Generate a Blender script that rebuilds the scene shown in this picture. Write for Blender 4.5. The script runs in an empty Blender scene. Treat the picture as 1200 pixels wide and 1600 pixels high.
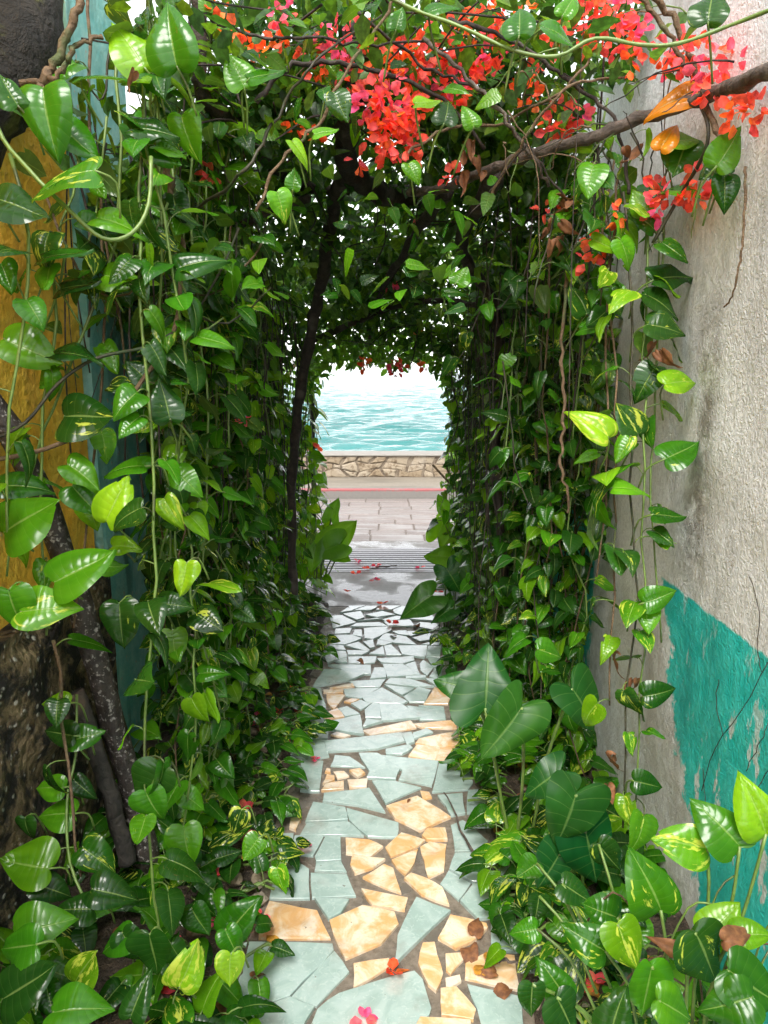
import bpy, math, random
import numpy as np
from mathutils import Vector, Matrix
random.seed(7); np.random.seed(7)
R = math.radians
scene = bpy.context.scene
col = scene.collection

# ------------------------------------------------------------------ camera, sky, sun, exposure
F = 1186.0; PITCH = R(10.7); HC = 1.6
cam_d = bpy.data.cameras.new('camera'); cam = bpy.data.objects.new('camera', cam_d); col.objects.link(cam)
cam.location = (0, 0, HC); cam.rotation_euler = (R(90) - PITCH, 0, 0)
cam_d.sensor_fit = 'VERTICAL'; cam_d.sensor_height = 24.0
cam_d.lens = 24.0 * F / 1600.0
cam_d.clip_start = 0.02; cam_d.clip_end = 6000
scene.camera = cam

SUN_EL, SUN_AZ = R(54), R(190)      # azimuth clockwise from +Y
w = bpy.data.worlds.new('World'); scene.world = w; w.use_nodes = True
nt = w.node_tree; nt.nodes.clear()
sky = nt.nodes.new('ShaderNodeTexSky'); sky.sky_type = 'NISHITA'; sky.sun_disc = False
sky.sun_elevation = SUN_EL; sky.sun_rotation = SUN_AZ; sky.dust_density = 1.0; sky.air_density = 1.0
hs = nt.nodes.new('ShaderNodeHueSaturation'); hs.inputs['Saturation'].default_value = 0.10
bg = nt.nodes.new('ShaderNodeBackground'); bg.inputs['Strength'].default_value = 0.15
wo = nt.nodes.new('ShaderNodeOutputWorld')
nt.links.new(sky.outputs[0], hs.inputs['Color']); nt.links.new(hs.outputs[0], bg.inputs[0]); nt.links.new(bg.outputs[0], wo.inputs[0])
sun_d = bpy.data.lights.new('sun', 'SUN'); sun_d.energy = 1.5; sun_d.angle = R(25); sun_d.color = (1, .96, .9)
sun = bpy.data.objects.new('sun', sun_d); col.objects.link(sun)
sdir = Vector((math.sin(SUN_AZ) * math.cos(SUN_EL), math.cos(SUN_AZ) * math.cos(SUN_EL), math.sin(SUN_EL)))
sun.rotation_euler = (-sdir).to_track_quat('-Z', 'Y').to_euler(); sun.location = sdir * 20
scene.view_settings.view_transform = 'Standard'; scene.view_settings.look = 'None'
scene.view_settings.exposure = 1.78; scene.view_settings.gamma = 1.0
scene.cycles.use_denoising = True
scene.cycles.max_bounces = 4; scene.cycles.diffuse_bounces = 3; scene.cycles.glossy_bounces = 2
scene.cycles.transmission_bounces = 3; scene.cycles.use_adaptive_sampling = True; scene.cycles.adaptive_threshold = .03

# ------------------------------------------------------------------ pixel -> world helpers
CP, SP = math.cos(PITCH), math.sin(PITCH)
def ray(px, py):
    x = (px - 600) / F; d = (py - 800) / F      # right, down per unit depth
    return Vector((x, CP - d * SP, -SP - d * CP))
def near_wall(px, zc):                      # nothing is placed behind the stucco face
    return min(zc, .80 * F / (px - 600)) if px > 640 else zc
def P(px, py, zc):
    zc = near_wall(px, zc)
    return Vector((0, 0, HC)) + ray(px, py) * zc
def G(px, py, z=0.0):
    r = ray(px, py); return Vector((0, 0, HC)) + r * ((z - HC) / r.z)
def WX(px, py, X):
    r = ray(px, py); return Vector((0, 0, HC)) + r * (X / r.x)
def px_of(p):
    v = Vector(p) - Vector((0, 0, HC))
    zc = v.y * CP - v.z * SP; d = -v.y * SP - v.z * CP
    return 600 + F * v.x / zc, 800 + F * d / zc, zc
RIGHT = Vector((1, 0, 0)); CUP = Vector((0, SP, CP)); CBACK = Vector((0, -CP, SP))

# ------------------------------------------------------------------ materials
MATS = {}
class N:
    def __init__(s, name):
        s.m = bpy.data.materials.new(name); s.m.use_nodes = True; s.t = s.m.node_tree; s.t.nodes.clear()
        s.out = s.t.nodes.new('ShaderNodeOutputMaterial'); MATS[name] = s.m
    def n(s, typ, **kw):
        nd = s.t.nodes.new('ShaderNode' + typ)
        for k, v in kw.items(): setattr(nd, k, v)
        return nd
    def l(s, a, b): s.t.links.new(a, b)
    def val(s, inp, v):
        if hasattr(v, 'is_linked') or hasattr(v, 'links'): s.l(v, inp)
        else: inp.default_value = v
    def math(s, op, a, b=0.0, c=0.0, clamp=False):
        nd = s.n('Math', operation=op); nd.use_clamp = clamp
        s.val(nd.inputs[0], a); s.val(nd.inputs[1], b); s.val(nd.inputs[2], c); return nd.outputs[0]
    def mix(s, f, a, b, blend='MIX'):
        nd = s.n('MixRGB', blend_type=blend)
        s.val(nd.inputs[0], f)
        for i, v in ((1, a), (2, b)):
            if isinstance(v, tuple): nd.inputs[i].default_value = (*v, 1) if len(v) == 3 else v
            else: s.l(v, nd.inputs[i])
        return nd.outputs[0]
    def step(s, v, a, b, o0=0.0, o1=1.0):
        nd = s.n('MapRange', interpolation_type='SMOOTHSTEP')
        s.val(nd.inputs[0], v); s.val(nd.inputs[1], a); s.val(nd.inputs[2], b); nd.inputs[3].default_value = o0; nd.inputs[4].default_value = o1
        return nd.outputs[0]
    def noise(s, vec, scale, detail=3, rough=.55, dist=0.0):
        nd = s.n('TexNoise'); s.l(vec, nd.inputs['Vector']) if vec is not None else None
        s.val(nd.inputs['Scale'], scale); nd.inputs['Detail'].default_value = detail
        nd.inputs['Roughness'].default_value = rough; nd.inputs['Distortion'].default_value = dist
        return nd.outputs['Fac']
    def voro(s, vec, scale, feature='F1'):
        nd = s.n('TexVoronoi', feature=feature); s.l(vec, nd.inputs['Vector']); nd.inputs['Scale'].default_value = scale
        return nd.outputs['Distance']
    def mapping(s, vec, sc=(1, 1, 1), loc=(0, 0, 0)):
        nd = s.n('Mapping'); s.l(vec, nd.inputs[0]); nd.inputs['Scale'].default_value = sc; nd.inputs['Location'].default_value = loc
        return nd.outputs[0]
    def pos(s): return s.n('NewGeometry').outputs['Position']
    def bump(s, h, strength=.5, dist=.01, normal=None):
        nd = s.n('Bump'); s.l(h, nd.inputs['Height']); nd.inputs['Strength'].default_value = strength; nd.inputs['Distance'].default_value = dist
        if normal is not None: s.l(normal, nd.inputs['Normal'])
        return nd.outputs[0]
    def bsdf(s, color, rough=.5, normal=None, spec=.5, metal=0.0, coat=0.0):
        b = s.n('BsdfPrincipled')
        if isinstance(color, tuple): b.inputs['Base Color'].default_value = (*color, 1)
        else: s.l(color, b.inputs['Base Color'])
        s.val(b.inputs['Roughness'], rough); b.inputs['Specular IOR Level'].default_value = spec; b.inputs['Metallic'].default_value = metal
        b.inputs['Coat Weight'].default_value = coat; b.inputs['Coat Roughness'].default_value = .1
        if normal is not None: s.l(normal, b.inputs['Normal'])
        return b.outputs[0]
    def done(s, sh): s.l(sh, s.out.inputs[0]); return s.m

def mat_leaf(name, veins=9.0, trans=.30, rough=.21, ribcol=(.32, .45, .12), vk=.06):
    m = N(name); oi = m.n('ObjectInfo'); uv = m.n('UVMap').outputs[0]; sp = m.n('SeparateXYZ'); m.l(uv, sp.inputs[0])
    a = m.math('ABSOLUTE', m.math('MULTIPLY_ADD', sp.outputs[0], 2.0, -1.0)); v = sp.outputs[1]
    rib = m.step(a, .065, .015)
    ph = m.math('MULTIPLY_ADD', a, -1.1, m.math('MULTIPLY', v, veins))
    vein = m.math('ABSOLUTE', m.math('SINE', m.math('MULTIPLY', ph, math.pi)))
    veinl = m.step(vein, .16, .02)
    cx = m.n('CombineXYZ'); m.l(m.math('MULTIPLY_ADD', oi.outputs['Random'], 57.0, m.math('MULTIPLY', sp.outputs[0], 4.2)), cx.inputs[0])
    m.l(m.math('MULTIPLY_ADD', a, -.9, m.math('MULTIPLY', v, 1.9)), cx.inputs[1]); m.l(m.math('MULTIPLY', oi.outputs['Random'], 31.0), cx.inputs[2])
    nz = m.noise(cx.outputs[0], 1.5, 4, .62)
    thr = m.math('MULTIPLY_ADD', oi.outputs['Alpha'], -.36, .80)
    var = m.math('MULTIPLY', m.step(nz, thr, m.math('ADD', thr, .07)), .85)
    tone = m.noise(cx.outputs[0], .9, 2)
    c = m.mix(m.step(tone, .3, .75), oi.outputs['Color'], m.mix(1.0, oi.outputs['Color'], (1.5, 1.3, 1.2), 'MULTIPLY'))
    c = m.mix(var, c, (.50, .56, .07))
    c = m.mix(m.math('MULTIPLY', rib, .38), c, ribcol); c = m.mix(m.math('MULTIPLY', veinl, vk), c, ribcol)
    age = m.math('MULTIPLY', m.step(oi.outputs['Random'], .5, 1.0), .9)
    sp2 = m.step(m.noise(cx.outputs[0], 5.5, 3, .7), m.math('MULTIPLY_ADD', age, -.08, .73), m.math('MULTIPLY_ADD', age, -.08, .77))
    c = m.mix(m.math('MULTIPLY', sp2, .65), c, (.13, .085, .02))
    g = m.n('NewGeometry')
    c = m.mix(g.outputs['Backfacing'], c, m.mix(.35, c, (.16, .24, .07)))
    h = m.math('ADD', m.math('MULTIPLY', vein, .5), m.math('MULTIPLY', rib, -.8))
    b = m.bump(h, .36, .0026)
    rg = m.math('MULTIPLY_ADD', tone, .24, rough - .13)
    s1 = m.bsdf(c, rg, b, .38)
    t = m.n('BsdfTranslucent'); m.l(m.mix(1.0, c, (1.9, 1.9, .6), 'MULTIPLY'), t.inputs[0]); m.l(b, t.inputs['Normal'])
    mx = m.n('MixShader'); mx.inputs[0].default_value = trans; m.l(s1, mx.inputs[1]); m.l(t.outputs[0], mx.inputs[2])
    return m.done(mx.outputs[0])
mat_leaf('pothos_leaf'); mat_leaf('taro_leaf', 7.0, .40, .36, (.22, .36, .1), .22)

def mat_island(name, cols, trans=.3, rough=.4):
    m = N(name); g = m.n('NewGeometry'); rp = m.n('ValToRGB'); rp.color_ramp.interpolation = 'LINEAR'
    e = rp.color_ramp.elements
    while len(e) < len(cols): e.new(.5)
    for i, c in enumerate(cols): e[i].position = i / (len(cols) - 1); e[i].color = (*c, 1)
    m.l(g.outputs['Random Per Island'], rp.inputs[0]); c = rp.outputs[0]
    n = m.noise(g.outputs['Position'], 60, 3)
    c = m.mix(m.step(n, .35, .68), m.mix(1.0, c, (.75, .7, .7), 'MULTIPLY'), m.mix(1.0, c, (1.5, 1.45, 1.3), 'MULTIPLY'))
    s1 = m.bsdf(c, rough, m.bump(n, .4, .002), .5)
    t = m.n('BsdfTranslucent'); m.l(m.mix(1.0, c, (1.35, 1.35, .7), 'MULTIPLY'), t.inputs[0])
    mx = m.n('MixShader'); mx.inputs[0].default_value = trans; m.l(s1, mx.inputs[1]); m.l(t.outputs[0], mx.inputs[2])
    return m.done(mx.outputs[0])
mat_island('canopy_leaf', [(.028, .08, .018), (.04, .115, .024), (.065, .16, .018), (.13, .24, .016), (.04, .105, .04)], .48, .36)
mat_island('lit_leaf', [(.06, .17, .02), (.11, .27, .025), (.17, .34, .03), (.08, .21, .025)], .5, .4)  # brighter greens for the shrubs; on the canopy fringe they imitate backlight
mat_island('bract_red', [(.82, .085, .065), (.86, .13, .085), (.80, .08, .14), (.88, .20, .11)], .55, .55)
mat_island('bract_orange', [(.85, .10, .03), (.90, .18, .03), (.85, .07, .05), (.9, .24, .05)], .45, .55)
mat_island('bract_pink', [(.84, .11, .26), (.86, .15, .22), (.80, .09, .34), (.86, .14, .13)], .55, .55)
mat_island('dry_leaf', [(.20, .085, .03), (.30, .13, .05), (.13, .055, .025), (.38, .17, .06)], .2, .7)
mat_island('dead_yellow', [(.5, .26, .04), (.42, .2, .03), (.5, .34, .06)], .3, .5)

def mat_bark(name, c1, c2, c3, scale=30, bs=.8, dist=.012, rough=.8, patch=.25):
    m = N(name); p = m.pos(); a = m.noise(p, scale, 5, .65, .6); b = m.noise(p, scale * patch, 3); k = m.noise(p, scale * 3.2, 2)
    c = m.mix(m.step(a, .35, .65), c1, c2); c = m.mix(m.step(b, .55, .68), c, c3)
    h = m.math('MULTIPLY_ADD', k, .3, a)
    return m.done(m.bsdf(c, rough, m.bump(h, bs, dist)))
mat_bark('bark_dark', (.014, .009, .007), (.04, .028, .02), (.075, .06, .05))
mat_bark('bark_grey', (.05, .038, .03), (.13, .10, .08), (.2, .17, .14))
mat_bark('vine_brown', (.09, .055, .028), (.17, .11, .06), (.07, .09, .03), 45)
mat_bark('vine_green', (.10, .17, .035), (.15, .23, .05), (.07, .09, .03), 40, .3, .003, .4)
mat_bark('vine_dark', (.02, .018, .01), (.05, .045, .02), (.03, .055, .015), 45, .5, .004, .6)
mat_bark('moss_bark', (.006, .005, .003), (.016, .012, .007), (.06, .065, .006), 18, 1.0, .03, .8, .5)
mat_bark('pole_bark', (.02, .015, .013), (.05, .038, .033), (.30, .28, .26), 26, .9, .01, .5, 3.0)
mat_bark('rusty_post', (.02, .018, .016), (.05, .042, .036), (.09, .06, .04), 24)

# stucco with worn turquoise dado
m = N('stucco_right'); p = m.pos(); sx = m.n('SeparateXYZ'); m.l(p, sx.inputs[0]); Y, Z = sx.outputs[1], sx.outputs[2]
fine = m.noise(m.mapping(p, (1, 1, .8)), 62, 3, .6, 1.6); med = m.noise(p, 18, 3); big = m.noise(p, 1.6, 4, .6)
streak = m.noise(m.mapping(p, (3, 3.4, .75)), 1.0, 6, .68, .6); streak2 = m.noise(m.mapping(p, (4, 9, 1.1), (3, 0, 0)), 1.0, 5, .65, .5)
c = m.mix(m.step(fine, .35, .62), (.66, .665, .68), (.86, .87, .885))
c = m.mix(m.math('MULTIPLY', m.step(streak, .50, .70), .58), c, (.27, .25, .23))
c = m.mix(m.math('MULTIPLY', m.step(streak2, .58, .75), .3), c, (.36, .20, .09))
c = m.mix(m.math('MULTIPLY', m.step(big, .55, .7), .35), c, (.46, .43, .40))
low = m.step(Z, 1.15, .15); c = m.mix(m.math('MULTIPLY', m.math('MULTIPLY', low, m.step(med, .35, .6)), .32), c, (.36, .32, .25))
edge = m.math('MULTIPLY_ADD', Z, .5, 1.80)                       # Y where the paint has come off
rag = m.math('MULTIPLY_ADD', m.noise(p, 9, 5, .7), .34, -.17)
near = m.step(m.math('ADD', m.math('SUBTRACT', edge, Y), rag), 0.0, .03)
far = m.step(m.math('ADD', m.math('SUBTRACT', Y, 3.0), rag), 0.0, .03)
inz = m.step(m.math('MULTIPLY_ADD', med, .03, Z), .985, .975)
mask = m.math('MULTIPLY', inz, m.math('MAXIMUM', near, far))
chips = m.step(m.noise(m.mapping(p, (1, 2.2, .8)), 6.5, 5, .72), .585, .63)
mask = m.math('MULTIPLY', mask, m.math('SUBTRACT', 1.0, m.math('MULTIPLY', chips, m.step(Z, .95, .6, .35, .9))))
teal = m.mix(m.step(med, .3, .7), (.016, .50, .46), (.06, .62, .57)); teal = m.mix(m.math('MULTIPLY', m.step(streak, .5, .7), .4), teal, (.02, .2, .18))
dy = m.math('SUBTRACT', Y, m.math('MULTIPLY_ADD', m.noise(p, 3.5, 4), .22, 1.93)); st = m.step(m.math('ABSOLUTE', dy), .13, .0)
st = m.math('MULTIPLY', m.math('MULTIPLY', st, m.step(Z, .9, 1.1)), m.math('MULTIPLY', m.step(Z, 1.95, 1.6), m.step(m.noise(p, 14, 5, .7), .3, .62)))
c = m.mix(m.math('MULTIPLY', st, .8), c, (.14, .12, .085))
c = m.mix(mask, c, teal)
h = m.math('ADD', m.math('MULTIPLY', fine, 1.0), m.math('MULTIPLY', med, .8))
m.done(m.bsdf(c, m.math('MULTIPLY_ADD', mask, -.15, .6), m.bump(h, .6, .011)))

# orange plaster left, turquoise pilaster, bare stone base
m = N('orange_plaster'); p = m.pos(); a = m.noise(p, 7, 6, .65); b = m.noise(p, 34, 4, .6); d = m.noise(m.mapping(p, (3, 6, 1.2)), 1.0, 4)
c = m.mix(m.step(a, .35, .65), (.90, .47, .03), (.94, .60, .07)); c = m.mix(m.math('MULTIPLY', m.step(d, .52, .7), .35), c, (.48, .20, .03))
c = m.mix(m.math('MULTIPLY', m.step(b, .58, .68), .35), c, (.24, .13, .05)); c = m.mix(m.math('MULTIPLY', m.step(a, .66, .72), .6), c, (.62, .52, .38))
m.done(m.bsdf(c, .85, m.bump(m.math('ADD', a, m.math('MULTIPLY', b, .5)), .9, .03)))
m = N('teal_plaster'); p = m.pos(); a = m.noise(p, 8, 5, .65); d = m.noise(m.mapping(p, (3, 6, .9)), 1.0, 4); k = m.noise(p, 30, 3)
c = m.mix(m.step(a, .35, .65), (.17, .50, .49), (.34, .64, .60)); c = m.mix(m.math('MULTIPLY', m.step(d, .52, .66), .7), c, (.05, .15, .13))
c = m.mix(m.step(k, .66, .72), c, (.45, .43, .36))
m.done(m.bsdf(c, .75, m.bump(m.math('ADD', a, k), .6, .012)))
m = N('stone_base'); p = m.pos(); a = m.noise(p, 9, 6, .72); b = m.voro(p, 34.0); k = m.noise(p, 30, 3)
c = m.mix(m.step(a, .43, .58), (.012, .010, .007), (.18, .13, .065)); c = m.mix(m.math('MULTIPLY', m.step(b, .34, .18), m.step(k, .46, .6)), c, (.52, .49, .43))
c = m.mix(m.step(a, .60, .68), c, (.36, .27, .15))
m.done(m.bsdf(c, .8, m.bump(m.math('ADD', a, m.math('MULTIPLY', b, -.4)), 1.0, .05)))

m = N('soil'); p = m.pos(); a = m.noise(p, 22, 6, .7); k = m.noise(p, 90, 3)
c = m.mix(m.step(a, .35, .65), (.035, .024, .016), (.10, .07, .045)); c = m.mix(m.step(k, .62, .7), c, (.20, .15, .10))
m.done(m.bsdf(c, .75, m.bump(m.math('ADD', a, k), 1.0, .03)))
m = N('mortar'); p = m.pos(); a = m.noise(p, 40, 5, .7); b = m.noise(p, 6, 3)
c = m.mix(m.step(a, .3, .7), (.11, .09, .07), (.22, .185, .145)); c = m.mix(m.step(b, .5, .65), c, (.13, .115, .095))
m.done(m.bsdf(c, m.step(b, .4, .62, .6, .25), m.bump(a, .7, .006)))
def mat_tile(name, c1, c2, c3, t):
    m = N(name); p = m.pos(); oi = m.n('ObjectInfo'); cx = m.n('VectorMath', operation='ADD'); m.l(p, cx.inputs[0])
    cb = m.n('CombineXYZ'); m.l(m.math('MULTIPLY', oi.outputs['Random'], 40.0), cb.inputs[0]); m.l(cb.outputs[0], cx.inputs[1]); q = cx.outputs[0]
    a = m.noise(q, 12, 5, .62, .8); b = m.noise(q, 60, 3, .6, 1.5); d = m.noise(p, 5, 4, .6)
    c = m.mix(m.step(a, t - .13, t + .13), c1, c2); c = m.mix(m.math('MULTIPLY', m.step(b, .55, .68), .5), c, c3)
    c = m.mix(m.math('MULTIPLY', m.step(d, .53, .72), .38), c, (.20, .155, .11))
    sp = m.step(m.noise(q, 55, 2), .74, .77); c = m.mix(m.math('MULTIPLY', sp, .7), c, (.12, .07, .04))
    wet = m.step(m.noise(p, 3.2, 4, .6), .35, .62, .28, .10)
    return m.done(m.bsdf(c, wet, m.bump(m.math('MULTIPLY_ADD', b, .35, a), .13, .004), .6, 0.0, 1.0))
mat_tile('tile_green', (.30, .405, .37), (.39, .49, .46), (.49, .58, .555), .5)
mat_tile('tile_orange', (.66, .385, .165), (.76, .645, .50), (.73, .46, .22), .50)
m = N('concrete'); p = m.pos(); a = m.noise(p, 30, 5, .7); b = m.noise(p, 3.0, 4, .6)
c = m.mix(m.step(a, .3, .7), (.13, .12, .11), (.20, .185, .17)); c = m.mix(m.step(b, .45, .62), c, (.12, .115, .11))
m.done(m.bsdf(c, m.step(b, .42, .6, .55, .12), m.bump(a, .35, .004)))
m = N('paver'); p = m.pos(); oi = m.n('ObjectInfo'); a = m.noise(p, 40, 4, .7); b = m.noise(m.mapping(p, (1.2, 4, 1)), 1.6, 4)
c = m.mix(oi.outputs['Random'], (0.139, 0.111, 0.102), (0.197, 0.164, 0.152)); c = m.mix(m.step(a, .4, .7), c, (0.213, 0.189, 0.172)); c = m.mix(m.math('MULTIPLY', m.step(b, .45, .65), .5), c, (0.139, 0.131, 0.123))
m.done(m.bsdf(c, m.step(b, .4, .62, .6, .28), m.bump(a, .3, .004)))
m = N('paver_joint'); a = m.noise(m.pos(), 50, 3); m.done(m.bsdf(m.mix(a, (.11, .09, .075), (.2, .17, .15)), .8))
m = N('sidewalk'); p = m.pos(); a = m.noise(p, 25, 5, .7); b = m.noise(m.mapping(p, (.6, 2, 1)), 2.0, 4)
c = m.mix(m.step(a, .3, .7), (0.172, 0.148, 0.115), (0.221, 0.197, 0.160)); c = m.mix(m.step(b, .45, .65), c, (0.139, 0.123, 0.098)); m.done(m.bsdf(c, .55, m.bump(a, .3, .004)))
m = N('kerb_paint'); p = m.pos(); b = m.noise(m.mapping(p, (.9, 3, 3)), 1.5, 4, .65); a = m.noise(p, 30, 4); sz = m.n('SeparateXYZ'); m.l(p, sz.inputs[0])
up = m.step(m.math('MULTIPLY_ADD', a, .03, sz.outputs[2]), .098, .108); up = m.math('MULTIPLY', up, m.step(sz.outputs[1], 9.45, 9.44))
c = m.mix(m.math('MULTIPLY', up, m.step(m.math('MULTIPLY_ADD', a, .3, b), .54, .72, .12, .8)), m.mix(a, (.13, .12, .11), (.18, .165, .15)), (.27, .05, .055)); m.done(m.bsdf(c, .6, m.bump(a, .3, .004)))
m = N('drain_metal'); p = m.pos(); a = m.noise(p, 30, 4); m.done(m.bsdf(m.mix(a, (.22, .215, .23), (.38, .37, .385)), .42, m.bump(a, .2, .002), .5, .55))
m = N('drain_pit'); a = m.noise(m.pos(), 20, 3); m.done(m.bsdf(m.mix(a, (.008, .007, .007), (.02, .018, .016)), .8))
m = N('sea_stone'); p = m.pos(); oi = m.n('ObjectInfo'); a = m.noise(p, 14, 6, .7); b = m.noise(p, 4, 3)
c = m.mix(oi.outputs['Random'], (0.205, 0.152, 0.094), (0.295, 0.246, 0.180)); c = m.mix(m.step(a, .5, .66), c, (0.115, 0.078, 0.045)); c = m.mix(m.math('MULTIPLY', m.step(b, .5, .65), .5), c, (0.303, 0.262, 0.213))
m.done(m.bsdf(c, .8, m.bump(a, .8, .02)))
m = N('sea_mortar'); a = m.noise(m.pos(), 12, 5, .7); m.done(m.bsdf(m.mix(m.step(a, .35, .65), (0.082, 0.057, 0.037), (0.180, 0.143, 0.102)), .85, m.bump(a, .6, .01)))
m = N('cap_stone'); a = m.noise(m.pos(), 12, 5, .7); m.done(m.bsdf(m.mix(a, (0.164, 0.148, 0.127), (0.246, 0.230, 0.205)), .7, m.bump(a, .5, .01)))
m = N('sea'); p = m.pos(); a = m.noise(m.mapping(p, (.55, 1.5, 1)), 2.6, 5, .6, .5); b = m.noise(m.mapping(p, (.05, .16, 1)), 1.0, 3)
c = m.mix(m.step(b, .35, .65), (.025, .135, .130), (.042, .175, .168))
bn = m.n('Bump'); m.l(a, bn.inputs['Height']); sy = m.n('SeparateXYZ'); m.l(p, sy.inputs[0]); m.l(m.step(sy.outputs[1], 12.0, 160.0, .95, .6), bn.inputs['Strength']); bn.inputs['Distance'].default_value = .12
m.done(m.bsdf(c, .14, bn.outputs[0], .22))

# ------------------------------------------------------------------ mesh helpers
def mk(name, verts, faces, mat, smooth=False, fm=None, uv=None):
    me = bpy.data.meshes.new(name); me.from_pydata([tuple(v) for v in verts], [], faces)
    for x in (mat if isinstance(mat, (list, tuple)) else [mat]): me.materials.append(MATS[x])
    if fm is not None: me.polygons.foreach_set('material_index', fm)
    if smooth: me.polygons.foreach_set('use_smooth', [True] * len(me.polygons))
    if uv is not None:
        ul = me.uv_layers.new(name='UVMap'); li = np.empty(len(me.loops), dtype=np.int32); me.loops.foreach_get('vertex_index', li)
        ul.data.foreach_set('uv', np.asarray(uv, dtype=np.float32)[li].ravel())
    me.update(); return me
def ob(name, me, parent=None, loc=(0, 0, 0)):
    o = bpy.data.objects.new(name, me); col.objects.link(o); o.location = loc
    if parent is not None: o.parent = parent
    return o
def tag(o, label=None, cat=None, group=None, kind=None):
    if label: o['label'] = label
    if cat: o['category'] = cat
    if group: o['group'] = group
    if kind: o['kind'] = kind
    return o
def empty(name, loc, label, cat, group=None):
    return tag(ob(name, None, None, loc), label, cat, group)
def box(x0, x1, y0, y1, z0, z1, b=0.0):
    if b <= 0:
        v = [(x, y, z) for z in (z0, z1) for y in (y0, y1) for x in (x0, x1)]
        return v, [(0, 2, 3, 1), (4, 5, 7, 6), (0, 1, 5, 4), (1, 3, 7, 5), (3, 2, 6, 7), (2, 0, 4, 6)]
    v = [(x0, y0, z0), (x1, y0, z0), (x1, y1, z0), (x0, y1, z0), (x0, y0, z1 - b), (x1, y0, z1 - b), (x1, y1, z1 - b), (x0, y1, z1 - b),
         (x0 + b, y0 + b, z1), (x1 - b, y0 + b, z1), (x1 - b, y1 - b, z1), (x0 + b, y1 - b, z1)]
    f = [(3, 2, 1, 0), (8, 9, 10, 11)]
    for i in range(4):
        j = (i + 1) % 4; f += [(i, j, 4 + j, 4 + i), (4 + i, 4 + j, 8 + j, 8 + i)]
    return v, f
def tube(pts, rad, sides=6, off=(0, 0, 0), jit=0.0):
    pts = [Vector(q) - Vector(off) for q in pts]; n = len(pts)
    if not hasattr(rad, '__len__'): rad = [rad] * n
    V, Fc = [], []; up = None
    for i, q in enumerate(pts):
        t = (pts[min(i + 1, n - 1)] - pts[max(i - 1, 0)]).normalized()
        if up is None: up = t.orthogonal().normalized()
        up = (up - t * up.dot(t)); up = up.normalized() if up.length > 1e-6 else t.orthogonal().normalized()
        s = t.cross(up)
        for k in range(sides):
            a = 2 * math.pi * k / sides; r = rad[i] * (1 + random.uniform(-jit, jit))
            V.append(q + (up * math.cos(a) + s * math.sin(a)) * r)
    for i in range(n - 1):
        for k in range(sides):
            j = (k + 1) % sides; Fc.append((i * sides + k, i * sides + j, (i + 1) * sides + j, (i + 1) * sides + k))
    Fc.append(tuple(range(sides))[::-1]); Fc.append(tuple((n - 1) * sides + k for k in range(sides)))
    return V, Fc
def smooth_path(pts, n, wob=0.0):
    pts = [Vector(q) for q in pts]; out = []; m_ = len(pts) - 1
    for i in range(n + 1):
        t = i / n * m_; k = min(int(t), m_ - 1); u = t - k
        p0, p1, p2, p3 = pts[max(k - 1, 0)], pts[k], pts[k + 1], pts[min(k + 2, m_)]
        q = .5 * ((2 * p1) + (p2 - p0) * u + (2 * p0 - 5 * p1 + 4 * p2 - p3) * u * u + (3 * p1 - p0 - 3 * p2 + p3) * u ** 3)
        if wob and 0 < i: q = q + Vector([random.uniform(-wob, wob) for _ in range(3)])
        out.append(q)
    return out

# ------------------------------------------------------------------ setting: ground, path, street, sea
def sheet(name, x0, x1, y0, y1, z, mat, label=None):
    o = ob(name, mk(name, [(x0, y0, z), (x1, y0, z), (x1, y1, z), (x0, y1, z)], [(0, 1, 2, 3)], mat)); return tag(o, label, kind='structure')
sheet('ground', -40, 40, -30, 9.43, -.03, 'soil', 'dark garden soil reaching beyond the walls')
def bed(name, x0, x1, y0, y1, label, inner):
    nx, ny = 22, 120; V = []; Fc = []
    for j in range(ny + 1):
        for i in range(nx + 1):
            u = i / nx; x = x0 + (x1 - x0) * u; y = y0 + (y1 - y0) * j / ny
            d = (u if inner == 'l' else 1 - u); h = .002 + .05 * min(1, d * 3) + random.uniform(-.012, .012) * (1 if 0 < d else .3)
            V.append((x + random.uniform(-.006, .006), y, h - (.03 if d == 0 else 0)))
    for j in range(ny):
        for i in range(nx):
            a = j * (nx + 1) + i; Fc.append((a, a + 1, a + nx + 2, a + nx + 1))
    return tag(ob(name, mk(name, V, Fc, 'soil', True)), label, kind='structure')
bed('ground_bed', -1.06, -.36, -.6, 5.05, 'rough soil bed under the climbers beside the orange wall', 'r')
bed('ground_bed', .36, .9, -.6, 5.05, 'rough soil bed at the foot of the stucco wall', 'l')
path = ob('path', mk('path', *box(-.42, .42, -.6, 4.98, -.025, .0), 'mortar')); tag(path, 'crazy paved garden path of broken tiles', kind='structure')

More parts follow.
